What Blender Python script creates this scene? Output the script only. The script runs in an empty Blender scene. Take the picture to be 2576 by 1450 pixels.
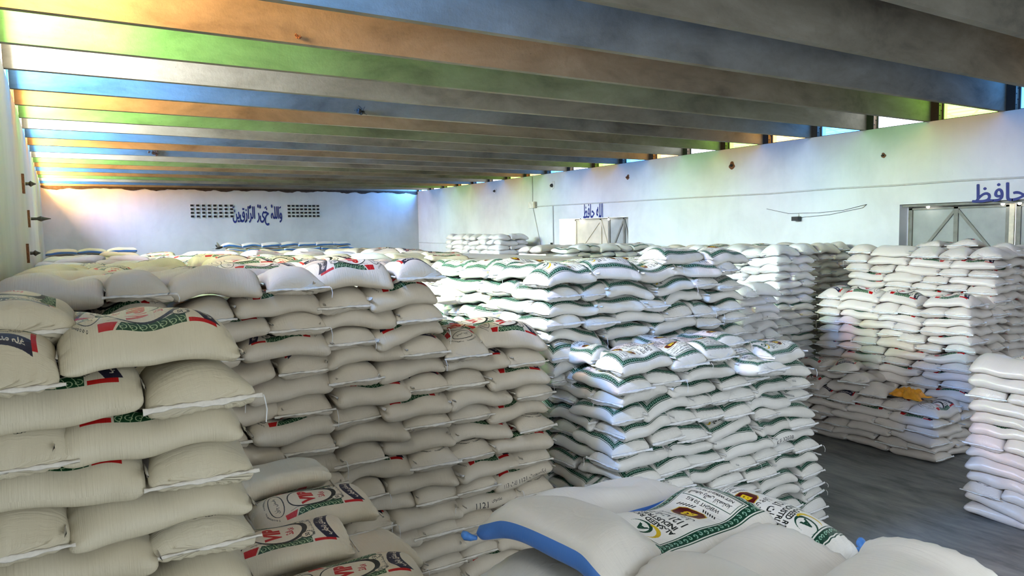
import bpy, math, random
import numpy as np
from mathutils import Matrix, Vector

random.seed(7)
rng = np.random.default_rng(7)
scene = bpy.context.scene
COL = scene.collection

# ------------------------------------------------------------------ camera, world, light, exposure
EYE = 4.2                                     # camera height above the warehouse floor
YAW, PITCH, ROLL = [math.radians(v) for v in (32.1216, -4.4083, -1.0535)]
fwd = np.array([0, math.cos(PITCH), math.sin(PITCH)])
upv = np.array([0, -math.sin(PITCH), math.cos(PITCH)])
rgt = np.array([1.0, 0, 0])
r2 = math.cos(ROLL) * rgt + math.sin(ROLL) * upv
u2 = -math.sin(ROLL) * rgt + math.cos(ROLL) * upv
Rz = np.array([[math.cos(YAW), math.sin(YAW), 0], [-math.sin(YAW), math.cos(YAW), 0], [0, 0, 1]])
cr, cu, cf = Rz @ r2, Rz @ u2, Rz @ fwd
cam = bpy.data.cameras.new('camera')
cam.sensor_width = 36.0
cam.lens = 1810.8 / 2576 * 36.0
cam.clip_start, cam.clip_end = 0.05, 300
camo = bpy.data.objects.new('camera', cam)
COL.objects.link(camo)
camo.matrix_world = Matrix(((cr[0], cu[0], -cf[0], 0), (cr[1], cu[1], -cf[1], 0), (cr[2], cu[2], -cf[2], EYE), (0, 0, 0, 1)))
scene.camera = camo

scene.view_settings.view_transform = 'Standard'
scene.view_settings.look = 'None'
scene.view_settings.gamma = 1.0
scene.view_settings.use_curve_mapping = False
scene.view_settings.exposure = 0.14
scene.cycles.max_bounces = 5
scene.cycles.diffuse_bounces = 2
scene.cycles.glossy_bounces = 2
scene.cycles.transparent_max_bounces = 6
scene.cycles.transmission_bounces = 2
scene.cycles.caustics_reflective = False
scene.cycles.caustics_refractive = False
scene.cycles.sample_clamp_indirect = 6.0
scene.cycles.adaptive_threshold = 0.025

world = bpy.data.worlds.new('World')
scene.world = world
world.use_nodes = True
world.node_tree.nodes['Background'].inputs[0].default_value = (0.80, 0.90, 1.0, 1)
world.node_tree.nodes['Background'].inputs[1].default_value = 4.0

def area_light(name, loc, target, sx, sy, power, color=(1, 1, 1)):
    L = bpy.data.lights.new(name, 'AREA')
    L.shape = 'RECTANGLE'
    L.size, L.size_y, L.energy, L.color = sx, sy, power, color
    o = bpy.data.objects.new(name, L)
    COL.objects.link(o)
    o.location = loc
    o.rotation_euler = (Vector(target) - Vector(loc)).to_track_quat('-Z', 'Y').to_euler()
    return o

# daylight through the far doorway and an unseen nearer one; added fill from behind
PANE_LEFT, PANE_RIGHT = 275.0, 14.0            # strength of the sky behind the coloured clerestory panes
area_light('daylight_far_doorway', (18.2, 22.45, 3.4), (14.9, 24.4, 3.6), 0.5, 2.6, 500, (1.0, 0.95, 0.86))
area_light('added_fill_back', (3.1, -7.2, 3.0), (3.6, 6.0, 2.4), 5.6, 4.4, 120, (0.90, 0.95, 1.0))  # fill light added behind the camera to brighten the near piles
area_light('daylight_near_doorway', (18.6, -1.0, 3.0), (4.0, 3.0, 1.5), 4.6, 4.2, 30, (0.92, 0.95, 1.0))

# ------------------------------------------------------------------ node helpers
def new_mat(name):
    m = bpy.data.materials.new(name)
    m.use_nodes = True
    nt = m.node_tree
    return m, nt, nt.nodes['Principled BSDF']

def nd(nt, typ, **kw):
    n = nt.nodes.new(typ)
    for k, v in kw.items():
        if k.startswith('i_'):
            n.inputs[k[2:]].default_value = v
        else:
            setattr(n, k, v)
    return n

def mix(nt, fac, a, b, mode='MIX'):
    n = nt.nodes.new('ShaderNodeMix')
    n.data_type = 'RGBA'
    n.blend_type = mode
    for sock, v in ((n.inputs[0], fac), (n.inputs[6], a), (n.inputs[7], b)):
        if isinstance(v, bpy.types.NodeSocket):
            nt.links.new(v, sock)
        else:
            sock.default_value = v if not isinstance(v, tuple) or len(v) == 4 else (*v, 1)
    return n.outputs[2]

def noise(nt, vec, scale, detail=4, rough=0.55, dist=0.0):
    n = nd(nt, 'ShaderNodeTexNoise')
    n.inputs['Scale'].default_value = scale
    n.inputs['Detail'].default_value = detail
    n.inputs['Roughness'].default_value = rough
    n.inputs['Distortion'].default_value = dist
    if vec is not None:
        nt.links.new(vec, n.inputs['Vector'])
    return n.outputs[0]

def mapping(nt, vec, scale=(1, 1, 1), loc=(0, 0, 0)):
    n = nd(nt, 'ShaderNodeMapping')
    n.inputs['Scale'].default_value = scale
    n.inputs['Location'].default_value = loc
    nt.links.new(vec, n.inputs['Vector'])
    return n.outputs[0]

def ramp(nt, fac, stops):
    n = nd(nt, 'ShaderNodeValToRGB')
    e = n.color_ramp.elements
    while len(e) < len(stops):
        e.new(0.5)
    for el, (p, c) in zip(e, stops):
        el.position = p
        el.color = (*c, 1) if len(c) == 3 else c
    nt.links.new(fac, n.inputs[0])
    return n.outputs[0]

def math_n(nt, op, a, b=None, clamp=False):
    n = nd(nt, 'ShaderNodeMath', operation=op, use_clamp=clamp)
    for i, v in enumerate((a, b)):
        if v is None:
            continue
        if isinstance(v, bpy.types.NodeSocket):
            nt.links.new(v, n.inputs[i])
        else:
            n.inputs[i].default_value = v
    return n.outputs[0]

def bump(nt, bsdf, h, strength, dist):
    b = nd(nt, 'ShaderNodeBump')
    b.inputs['Strength'].default_value = strength
    b.inputs['Distance'].default_value = dist
    nt.links.new(h, b.inputs['Height'])
    nt.links.new(b.outputs[0], bsdf.inputs['Normal'])

def plain_mat(name, color, rough=0.6, metal=0.0, var=0.12, scale=8):
    m, nt, b = new_mat(name)
    tc = nd(nt, 'ShaderNodeTexCoord')
    f = noise(nt, tc.outputs['Object'], scale)
    dark = tuple(c * (1 - var * 2) for c in color)
    lite = tuple(min(1, c * (1 + var)) for c in color)
    c = ramp(nt, f, [(0.3, dark), (0.7, lite)])
    nt.links.new(c, b.inputs['Base Color'])
    b.inputs['Roughness'].default_value = rough
    b.inputs['Metallic'].default_value = metal
    return m

def emit_mat(name, color, strength):
    m, nt, b = new_mat(name)
    b.inputs['Base Color'].default_value = (*color, 1)
    b.inputs['Emission Color'].default_value = (*color, 1)
    b.inputs['Emission Strength'].default_value = strength
    return m

# ------------------------------------------------------------------ lettering: text outlines as triangles
JOIN = {}
for ch, iso, n in [('ا', 0xFE8D, 2), ('آ', 0xFE81, 2), ('ب', 0xFE8F, 4), ('پ', 0xFB56, 4), ('ت', 0xFE95, 4), ('ج', 0xFE9D, 4), ('چ', 0xFB7A, 4), ('ح', 0xFEA1, 4),
                   ('خ', 0xFEA5, 4), ('د', 0xFEA9, 2), ('ڈ', 0xFB88, 2), ('ر', 0xFEAD, 2), ('ز', 0xFEAF, 2), ('س', 0xFEB1, 4), ('ش', 0xFEB5, 4), ('ص', 0xFEB9, 4),
                   ('ض', 0xFEBD, 4), ('ط', 0xFEC1, 4), ('ظ', 0xFEC5, 4), ('ع', 0xFEC9, 4), ('غ', 0xFECD, 4), ('ف', 0xFED1, 4), ('ق', 0xFED5, 4), ('ک', 0xFB8E, 4),
                   ('گ', 0xFB92, 4), ('ل', 0xFEDD, 4), ('م', 0xFEE1, 4), ('ن', 0xFEE5, 4), ('و', 0xFEED, 2), ('ہ', 0xFBA6, 4), ('ه', 0xFEE9, 4), ('ی', 0xFBFC, 4),
                   ('ئ', 0xFE89, 4), ('ے', 0xFBAE, 2), ('ٹ', 0xFB66, 4)]:
    JOIN[ch] = (iso, n)

def shaped(t):
    if all(ord(c) < 0x600 for c in t):
        return t
    out = []
    for w in t.split(' '):
        o = ''
        for i, c in enumerate(w):
            if c not in JOIN:
                o += c
                continue
            iso, n = JOIN[c]
            pj = i > 0 and w[i - 1] in JOIN and JOIN[w[i - 1]][1] == 4
            nj = n == 4 and i < len(w) - 1 and w[i + 1] in JOIN
            o += chr(iso + (3 if pj and nj else 1 if pj else 2 if nj else 0))
        out.append(o if not w.isdigit() else w[::-1])
    return ' '.join(out)[::-1]

_tcache = {}
def text_tris(t, bold=0.0):
    """triangles (n,3,2) of a line of text, centred, height 1"""
    key = (t, bold)
    if key not in _tcache:
        c = bpy.data.curves.new('lettering', 'FONT')
        c.body = shaped(t)
        c.resolution_u = 2
        c.offset = bold
        o = bpy.data.objects.new('lettering', c)
        COL.objects.link(o)
        ev = o.evaluated_get(bpy.context.evaluated_depsgraph_get())
        me = ev.to_mesh()
        v = np.empty(len(me.vertices) * 3)
        me.vertices.foreach_get('co', v)
        v = v.reshape(-1, 3)[:, :2]
        me.calc_loop_triangles()
        tr = np.empty(len(me.loop_triangles) * 3, int)
        me.loop_triangles.foreach_get('vertices', tr)
        tri = v[tr].reshape(-1, 3, 2)
        ev.to_mesh_clear()
        bpy.data.objects.remove(o)
        bpy.data.curves.remove(c)
        lo, hi = tri.reshape(-1, 2).min(0), tri.reshape(-1, 2).max(0)
        tri = (tri - (lo + hi) / 2) / (hi[1] - lo[1])
        _tcache[key] = tri
    return _tcache[key]

def text_obj(name, t, width, height, mat, place, bold=0.0, parent=None):
    """flat painted lettering as a mesh; place(u, v) -> world point"""
    tri = text_tris(t)
    if bold:
        tri = np.concatenate([tri + np.array([dx * bold, dy * bold]) for dx, dy in ((0, 0), (1, 0), (-1, 0), (0, .6), (0, -.6))])
    w = np.ptp(tri[:, :, 0])
    me = bpy.data.meshes.new(name)
    pts = tri.reshape(-1, 2) * [width / w, height]
    me.from_pydata([place(float(a), float(b), i // (len(pts) // 5 + 1) * .0008) for i, (a, b) in enumerate(pts)], [], [(3 * i, 3 * i + 1, 3 * i + 2) for i in range(len(tri))])
    me.materials.append(mat)
    o = bpy.data.objects.new(name, me)
    COL.objects.link(o)
    o.parent = parent
    return o

# ------------------------------------------------------------------ printed faces of the sacks, drawn as pixels
class Print:
    def __init__(s, w, h, base):
        s.w, s.h = w, h
        s.p = np.empty((h, w, 3), np.float32)
        s.p[:] = base
        s.yy, s.xx = np.mgrid[0:h, 0:w].astype(np.float32)
        s.xx = (s.xx + .5) / w
        s.yy = (s.yy + .5) / h
        s.asp = h / w                                              # units: x in 0..1, y in 0..1 (y is asp times longer)
    def fill(s, m, col):
        s.p[m] = col
    def rect(s, x0, y0, x1, y1, col):
        s.p[int(y0 * s.h):int(y1 * s.h), int(x0 * s.w):int(x1 * s.w)] = col
    def ell(s, cx, cy, rx, ry):
        return ((s.xx - cx) / rx) ** 2 + ((s.yy - cy) / ry) ** 2
    def poly(s, pts, col):
        m = np.zeros((s.h, s.w), bool)
        n = len(pts)
        for i in range(n):
            (x1, y1), (x2, y2) = pts[i], pts[(i + 1) % n]
            if y1 == y2:
                continue
            c = ((s.yy < y1) != (s.yy < y2)) & (s.xx < (x2 - x1) * (s.yy - y1) / (y2 - y1) + x1)
            m ^= c
        s.p[m] = col
    def tris(s, T, col):
        T = T * [s.w, s.h]
        for (ax, ay), (bx, by), (cx, cy) in T:
            x0, x1 = max(0, int(min(ax, bx, cx))), min(s.w, int(max(ax, bx, cx)) + 2)
            y0, y1 = max(0, int(min(ay, by, cy))), min(s.h, int(max(ay, by, cy)) + 2)
            if x0 >= x1 or y0 >= y1:
                continue
            X, Y = np.meshgrid(np.arange(x0, x1) + .5, np.arange(y0, y1) + .5)
            d = (by - cy) * (ax - cx) + (cx - bx) * (ay - cy)
            if abs(d) < 1e-9:
                continue
            l1 = ((by - cy) * (X - cx) + (cx - bx) * (Y - cy)) / d
            l2 = ((cy - ay) * (X - cx) + (ax - cx) * (Y - cy)) / d
            m = (l1 >= -.02) & (l2 >= -.02) & (l1 + l2 <= 1.02)
            s.p[y0:y1, x0:x1][m] = col
    def text(s, t, cx, cy, w, h, col, bold=0.0, rot=0, arch=0.0):
        T = text_tris(t, bold).copy()
        T[:, :, 0] *= w / np.ptp(T[:, :, 0])
        T[:, :, 1] *= h
        if arch:
            T[:, :, 1] -= arch * (T[:, :, 0] / (w / 2)) ** 2
        if rot:
            c_, s_ = math.cos(rot), math.sin(rot)
            x, y = T[:, :, 0].copy(), T[:, :, 1] * s.asp
            T[:, :, 0], T[:, :, 1] = x * c_ - y * s_, (x * s_ + y * c_) / s.asp
        s.tris(T + [cx, cy], col)
    def curve(s, pts, width, col):
        for (ax, ay), (bx, by) in zip(pts[:-1], pts[1:]):
            x0, x1 = sorted((ax, bx)); y0, y1 = sorted((ay, by))
            i0, i1 = max(0, int((x0 - width) * s.w)), min(s.w, int((x1 + width) * s.w) + 2)
            j0, j1 = max(0, int((y0 - width) * s.h)), min(s.h, int((y1 + width) * s.h) + 2)
            if i0 >= i1 or j0 >= j1:
                continue
            X, Y = s.xx[j0:j1, i0:i1], s.yy[j0:j1, i0:i1] * s.asp
            dx, dy = bx - ax, (by - ay) * s.asp
            L = dx * dx + dy * dy + 1e-12
            t = np.clip(((X - ax) * dx + (Y - ay * s.asp) * dy) / L, 0, 1)
            d2 = (X - ax - t * dx) ** 2 + (Y - ay * s.asp - t * dy) ** 2
            s.p[j0:j1, i0:i1][d2 < (width / 2) ** 2] = col

RED, NAVY, GREEN, BLACK, WHITE = (.76, .06, .07), (.10, .10, .22), (.04, .27, .15), (.08, .10, .09), (.94, .93, .90)
CLOTH = (.90, .89, .855)

def spiral(cx, cy, r, turns, start, asp, sgn=1):
    out = []
    for i in range(26):
        t = i / 25
        a = start + sgn * turns * 2 * math.pi * t
        out.append((cx + r * (1 - .85 * t) * math.cos(a), cy + r * (1 - .85 * t) * math.sin(a) / asp))
    return out

def draw_vip():
    P = Print(440, 720, CLOTH)
    for sx in (0, 1):
        X = (lambda x: x) if sx == 0 else (lambda x: 1 - x)
        P.poly([(X(.015), .30), (X(.24), .30), (X(.17), .42), (X(.15), .54), (X(.17), .66), (X(.015), .70)], GREEN)
        for k in range(7):
            cy = .33 + k * .055
            P.curve(spiral(X(.075), cy, .05, 1.1, k % 2 * math.pi, P.asp, 1 if k % 2 else -1), .010, (.72, .82, .70))
            P.curve([(X(.02), cy), (X(.13), cy + .02), (X(.16), cy + .03)], .008, (.72, .82, .70))
        P.poly([(X(.015), .715), (X(.17), .68), (X(.15), .80), (X(.015), .80)], RED)
        P.poly([(X(.015), .10), (X(.16), .10), (X(.16), .17), (X(.08), .17), (X(.08), .285), (X(.015), .285)], RED)
    e = P.ell(.5, .52, .36, .215)
    P.fill(e < 1, BLACK)
    P.fill(P.ell(.5, .535, .315, .19) < 1, WHITE)
    P.text('VIP', .5, .565, .50, .125, RED, .05)
    P.text('برانڈ', .5, .435, .24, .07, RED, .03)
    for cx in (.24, .76):
        a = np.arctan2((P.yy - .325) * P.asp, P.xx - cx)
        rr = np.hypot(P.xx - cx, (P.yy - .325) * P.asp)
        P.fill(rr < .085 + .012 * np.sign(np.sin(a * 22)), BLACK)
        P.fill(rr < .070, CLOTH)
        P.text('50', cx, .325, .08, .035, BLACK, .02)
    P.text('جدید آٹومیٹک پلانٹ پر تیار کردہ', .5, .275, .62, .036, BLACK, .01)
    m = (np.abs(P.xx - .5) < .42) & (np.abs(P.yy - (.185 - .06 * ((P.xx - .5) / .42) ** 2)) < .058)
    P.fill(m, NAVY)
    P.text('غلہ منڈی پنجاب', .5, .185, .70, .082, WHITE, .035, arch=.042)
    P.fill((P.ell(.5, .845, .33, .075) < 1) & (P.ell(.5, .845, .31, .066) > 1), BLACK)
    P.text('باسمتی چاول', .5, .845, .40, .05, BLACK, .01)
    for sgn in (-1, 1):
        for k in range(9):
            t = k / 8
            x = .5 + sgn * (.08 + .34 * t); y = .945 - .09 * t * t
            P.fill((((P.xx - x) / .03) ** 2 + ((P.yy - y - .012) / .006) ** 2) < 1, BLACK)
            P.fill((((P.xx - x) / .018) ** 2 + ((P.yy - y - .012) / .003) ** 2) < 1, CLOTH)
    for x in (.205, .795):
        P.curve([(x, .62), (x + (.03 if x < .5 else -.03), .68), (x, .74)], .008, BLACK)
    return P.p

def draw_al():
    P = Print(440, 720, WHITE)
    G = (.06, .26, .19)
    def ring(x0, y0, x1, y1, w, col):
        wy = w / P.asp
        P.rect(x0, y0, x1, y0 + wy, col); P.rect(x0, y1 - wy, x1, y1, col)
        P.rect(x0, y0, x0 + w, y1, col); P.rect(x1 - w, y0, x1, y1, col)
    ring(.05, .07, .95, .93, .012, G)
    ring(.075, .085, .925, .915, .085, G)
    ring(.172, .145, .828, .855, .010, G)
    pts_l = (.62, .78, .70)
    n = 22
    for i in range(n):
        y = .10 + .80 * i / (n - 1)
        for x in (.1175, .8825):
            P.curve(spiral(x, y, .028, .8, i % 2 * math.pi, P.asp, 1 if i % 2 else -1), .010, pts_l)
    for i in range(14):
        x = .14 + .72 * i / 13
        for y in (.111, .889):
            P.curve(spiral(x, y, .026, .8, i % 2 * math.pi, P.asp, 1 if i % 2 else -1), .010, pts_l)
    # emblem: ring, A, yellow swoosh
    e1, e2 = P.ell(.5, .785, .115, .070), P.ell(.515, .79, .100, .060)
    P.fill((e1 < 1) & (e2 > 1), G)
    P.text('A', .49, .785, .12, .062, G, .04)
    P.fill((P.ell(.43, .782, .15, .072) < 1) & (P.ell(.465, .796, .15, .072) > 1) & (P.xx < .47), (.86, .72, .15))
    P.text('AL-SAEED RICE', .5, .688, .54, .036, BLACK, .03)
    P.text('INDUSTRIES', .5, .644, .46, .036, BLACK, .03)
    P.text('کائنات 1121', .5, .585, .48, .058, BLACK, .02)
    P.text('باسمتی چاول', .5, .51, .42, .052, BLACK, .01)
    for col, k in (((.80, .66, .18), 1.0), ((.34, .03, .05), .92)):
        P.poly([(.5 + 1.2 * k * x, .415 + 1.1 * k * y) for x, y in ((-.15, -.03), (-.09, -.052), (0, -.058), (.09, -.052), (.15, -.03), (.15, .03), (.09, .052), (0, .058), (-.09, .052), (-.15, .03))], col)
    P.text('B3', .5, .415, .15, .062, (.93, .80, .12), .05)
    for sgn in (-1, 1):
        for k in range(6):
            x, y = .5 + sgn * (.05 + .033 * k), .333 + .004 * k
            P.curve([(x, y - .006), (x + sgn * .02, y + .010)], .012, BLACK)
    P.text('WEIGHT 50 KG', .5, .298, .40, .024, BLACK, .01)
    ring(.20, .155, .80, .275, .008, G)
    P.text('السعید رائس انڈسٹریز', .5, .238, .50, .045, BLACK, .02)
    P.text('NET WEIGHT 50 KG', .5, .188, .46, .022, BLACK, .02)
    return P.p

def atlas(name, top, bottom, extra=None):
    h, w, _ = top.shape
    A = np.ones((h, w * 2, 4), np.float32)
    A[:, :w, :3] = top
    A[:, w:, :3] = bottom
    if extra is not None:
        extra(A)
    im = bpy.data.images.new(name, w * 2, h)
    im.pixels.foreach_set(A.ravel())
    im.update()
    im.pack()
    return im

def on_cloth(face, mx, y0, y1, base):
    """the printed panel set in from the edges of the cloth"""
    h, w, _ = face.shape
    out = np.empty_like(face)
    out[:] = base
    xs, ys = np.arange(int(w * mx), int(w * (1 - mx))), np.arange(int(h * y0), int(h * y1))
    sx = ((xs - w * mx) / (w * (1 - 2 * mx)) * w).astype(int).clip(0, w - 1)
    sy = ((ys - h * y0) / (h * (y1 - y0)) * h).astype(int).clip(0, h - 1)
    out[np.ix_(ys, xs)] = face[np.ix_(sy, sx)]
    return out

_blank = np.empty((720, 440, 3), np.float32)
_blank[:] = CLOTH
VIP = on_cloth(draw_vip(), .18, .08, .91, CLOTH)
AL = on_cloth(draw_al(), .085, .04, .96, WHITE)

def hand_marks(lines):
    """ink handwriting along one side of the sack (the side lies at the middle of the atlas), running along its length"""
    def f(A):
        h, w, _ = A.shape
        P = Print(w, h, (1, 1, 1))
        P.p = A[:, :, :3].copy()
        for t, off, cy, wd, ht in lines:
            T = text_tris(t).copy()
            T[:, :, 0] *= wd / np.ptp(T[:, :, 0])
            T[:, :, 1] *= ht
            Q = np.empty_like(T)
            Q[:, :, 1] = cy + T[:, :, 0]
            Q[:, :, 0] = .5 + off - T[:, :, 1]
            P.tris(Q, (.12, .12, .14))
        A[:, :, :3] = P.p
    return f

IM = {
    'vip': atlas('printed_sack_cloth', VIP, _blank),
    'al': atlas('bordered_sack_cloth', AL, AL),
    'mark_a': atlas('marked_sack_cloth', VIP, _blank, hand_marks([('ایکسپورٹ 1121 لاٹ 113', .0, .5, .62, .045)])),
    'mark_b': atlas('numbered_sack_cloth', VIP, _blank, hand_marks([('1121', .0, .42, .16, .05), ('مخصوص', -.03, .62, .14, .035)])),
    'mark_c': atlas('coded_sack_cloth', AL, AL, hand_marks([('K.F 32038', .0, .35, .34, .04)])),
}

def sack_mat(name, image, tint, rough, blue=None, spec=0.45, fine=0.35):
    m, nt, b = new_mat(name)
    uv = nd(nt, 'ShaderNodeUVMap').outputs[0]
    sep = nd(nt, 'ShaderNodeSeparateXYZ')
    nt.links.new(uv, sep.inputs[0])
    u, v = sep.outputs[0], sep.outputs[1]
    if image:
        ti = nd(nt, 'ShaderNodeTexImage', image=image, interpolation='Linear', extension='EXTEND')
        nt.links.new(uv, ti.inputs[0])
        col = mix(nt, 1.0, ti.outputs[0], (*tint, 1), 'MULTIPLY')
    else:
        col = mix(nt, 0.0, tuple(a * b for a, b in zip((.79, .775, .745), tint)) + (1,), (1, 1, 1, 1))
    if blue:
        d = math_n(nt, 'ABSOLUTE', math_n(nt, 'SUBTRACT', u, 0.5))           # one woven coloured stripe down one side
        f = math_n(nt, 'LESS_THAN', d, 0.035)
        col = mix(nt, f, col, (*blue, 1))
    oi = nd(nt, 'ShaderNodeObjectInfo')
    tc = nd(nt, 'ShaderNodeTexCoord')
    dirt = noise(nt, tc.outputs['Object'], 2.3, 5, .6)
    col = mix(nt, math_n(nt, 'MULTIPLY', oi.outputs['Random'], .35), col, mix(nt, 1.0, col, (.90, .86, .80, 1), 'MULTIPLY'))
    col = mix(nt, ramp(nt, dirt, [(.52, (0, 0, 0)), (.80, (.32, .32, .32))]), col, mix(nt, 1.0, col, (.72, .66, .56, 1), 'MULTIPLY'))
    nt.links.new(col, b.inputs['Base Color'])
    b.inputs['Roughness'].default_value = rough
    b.inputs['Specular IOR Level'].default_value = spec
    # creases: round the girth, and gathers running in from both sewn ends; woven tape under them
    off = nd(nt, 'ShaderNodeCombineXYZ')
    nt.links.new(math_n(nt, 'MULTIPLY', oi.outputs['Random'], 37.0), off.inputs[0])
    nt.links.new(math_n(nt, 'MULTIPLY', oi.outputs['Random'], 91.0), off.inputs[1])
    add = nd(nt, 'ShaderNodeVectorMath', operation='ADD')
    nt.links.new(uv, add.inputs[0]); nt.links.new(off.outputs[0], add.inputs[1])
    girth = noise(nt, mapping(nt, add.outputs[0], (5, 75, 1)), 1.0, 3, .6, .3)
    gath = noise(nt, mapping(nt, add.outputs[0], (70, 3.0, 1)), 1.0, 3, .55, .4)
    endf = math_n(nt, 'POWER', math_n(nt, 'MULTIPLY', math_n(nt, 'ABSOLUTE', math_n(nt, 'SUBTRACT', v, .5)), 2.0), 5.0)
    big = noise(nt, mapping(nt, add.outputs[0], (9, 7, 1)), 1.0, 3, .5, .8)
    h = math_n(nt, 'ADD', math_n(nt, 'MULTIPLY', girth, fine * 1.7), math_n(nt, 'MULTIPLY', gath, math_n(nt, 'MULTIPLY', endf, 1.1)))
    h = math_n(nt, 'ADD', h, math_n(nt, 'MULTIPLY', big, .9))
    bump(nt, b, h, .55, .010)
    return m

BLUE = (.07, .22, .66)
M = {
    'cream': sack_mat('cream_printed_polypropylene', IM['vip'], (.80, .73, .635), .50),
    'olive': sack_mat('olive_cream_printed_polypropylene', IM['vip'], (.76, .70, .555), .50),
    'cream_a': sack_mat('cream_inked_polypropylene', IM['mark_a'], (.80, .73, .635), .50),
    'cream_b': sack_mat('cream_numbered_polypropylene', IM['mark_b'], (.80, .73, .635), .50),
    'cream_lit': sack_mat('cream_lit_polypropylene', IM['vip'], (.97, .89, .74), .50),  # cream cloth tinted lighter, light on the low run put into it
    'border': sack_mat('white_bordered_polypropylene', IM['al'], (.93, .94, .95), .45),
    'border_c': sack_mat('white_coded_polypropylene', IM['mark_c'], (.93, .94, .95), .45),
    'gloss': sack_mat('glossy_printed_polypropylene', IM['vip'], (.97, .91, .92), .30, spec=.6, fine=.15),
    'plain': sack_mat('plain_white_polypropylene', None, (1.06, 1.08, 1.14), .48),
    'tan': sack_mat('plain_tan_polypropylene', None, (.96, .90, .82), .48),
    'blue': sack_mat('blue_edged_polypropylene', None, (1.02, 1.0, .97), .36, BLUE, spec=.5, fine=.2),
    'blue_al': sack_mat('blue_edged_printed_polypropylene', IM['al'], (.96, .96, .96), .40, BLUE),
    'hem': plain_mat('white_hem_tape', (.86, .86, .86), .6, var=.06, scale=40),
    'hem_cream': plain_mat('cream_hem_tape', (.74, .69, .60), .6, var=.06, scale=40),
    'blue_tape': plain_mat('blue_tape', (.08, .27, .75), .5, var=.15, scale=30),
    'thread': plain_mat('white_thread', (.85, .85, .84), .8),
}

# ------------------------------------------------------------------ mesh helpers
def mesh_obj(name, V, Fc, mat, parent=None, smooth=False, loc=None):
    me = bpy.data.meshes.new(name)
    me.from_pydata([tuple(map(float, v)) for v in V], [], Fc)
    if mat:
        me.materials.append(mat)
    if smooth:
        me.polygons.foreach_set('use_smooth', np.ones(len(me.polygons), bool))
    me.update()
    o = bpy.data.objects.new(name, me)
    COL.objects.link(o)
    if loc is not None:
        o.location = loc
    if parent:
        o.parent = parent
    return o

class MB:
    """collects boxes and bars into one mesh"""
    def __init__(s):
        s.v, s.f = [], []
    def box(s, x0, y0, z0, x1, y1, z1):
        n = len(s.v)
        s.v += [(x, y, z) for z in (z0, z1) for y in (y0, y1) for x in (x0, x1)]
        s.f += [tuple(n + i for i in q) for q in ((0, 2, 3, 1), (4, 5, 7, 6), (0, 1, 5, 4), (2, 6, 7, 3), (0, 4, 6, 2), (1, 3, 7, 5))]
        return s
    def bar(s, a, b, w, t=None, up=(0, 0, 1)):
        a, b = Vector(a), Vector(b)
        d = (b - a).normalized()
        p = d.cross(Vector(up))
        if p.length < 1e-4:
            p = d.cross(Vector((1, 0, 0)))
        p.normalize()
        q = d.cross(p)
        t = t or w
        n = len(s.v)
        for e in (a, b):
            for i, j in ((-1, -1), (1, -1), (1, 1), (-1, 1)):
                s.v.append(tuple(e + p * (w / 2 * i) + q * (t / 2 * j)))
        s.f += [tuple(n + i for i in f) for f in ((3, 2, 1, 0), (4, 5, 6, 7), (0, 1, 5, 4), (1, 2, 6, 5), (2, 3, 7, 6), (3, 0, 4, 7))]
        return s
    def tube(s, pts, r, seg=8):
        pts = [Vector(p) for p in pts]
        n0 = len(s.v)
        for i, p in enumerate(pts):
            d = (pts[min(i + 1, len(pts) - 1)] - pts[max(i - 1, 0)]).normalized()
            a = d.cross(Vector((0, 0, 1)))
            if a.length < 1e-3:
                a = d.cross(Vector((1, 0, 0)))
            a.normalize()
            b = d.cross(a)
            rr = r[i] if isinstance(r, (list, tuple)) else r
            for k in range(seg):
                t = 2 * math.pi * k / seg
                s.v.append(tuple(p + a * (rr * math.cos(t)) + b * (rr * math.sin(t))))
        for i in range(len(pts) - 1):
            for k in range(seg):
                s.f.append((n0 + i * seg + k, n0 + i * seg + (k + 1) % seg, n0 + (i + 1) * seg + (k + 1) % seg, n0 + (i + 1) * seg + k))
        s.f.append(tuple(n0 + k for k in reversed(range(seg))))
        s.f.append(tuple(n0 + (len(pts) - 1) * seg + k for k in range(seg)))
        return s
    def sphere(s, c, r, seg=12, rings=8, sc=(1, 1, 1)):
        n0 = len(s.v)
        for i in range(rings + 1):
            th = math.pi * i / rings
            for k in range(seg):
                ph = 2 * math.pi * k / seg
                s.v.append((c[0] + r * sc[0] * math.sin(th) * math.cos(ph), c[1] + r * sc[1] * math.sin(th) * math.sin(ph), c[2] + r * sc[2] * math.cos(th)))
        for i in range(rings):
            for k in range(seg):
                s.f.append((n0 + i * seg + k, n0 + (i + 1) * seg + k, n0 + (i + 1) * seg + (k + 1) % seg, n0 + i * seg + (k + 1) % seg))
        return s
    def build(s, name, mat, parent=None, smooth=False):
        return mesh_obj(name, s.v, s.f, mat, parent, smooth)

def struct(o, label=None):
    o['kind'] = 'structure'
    if label:
        o['label'] = label
    return o

def tag(o, label, cat, group=None):
    o['label'] = label
    o['category'] = cat
    if group:
        o['group'] = group
    return o

def empty(name, loc):
    o = bpy.data.objects.new(name, None)
    COL.objects.link(o)
    o.location = loc
    o.empty_display_size = .1
    return o

# ------------------------------------------------------------------ the hall
XL, XR, YB, YF = -0.48, 16.545, -6.0, 35.75
ZT = EYE + 2.2917                                   # top of the walls = underside of the roof ribs
RIB0, BAY, RIBT = 7.248, 1.5, 0.11
ROOF = ZT + 1.10

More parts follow.
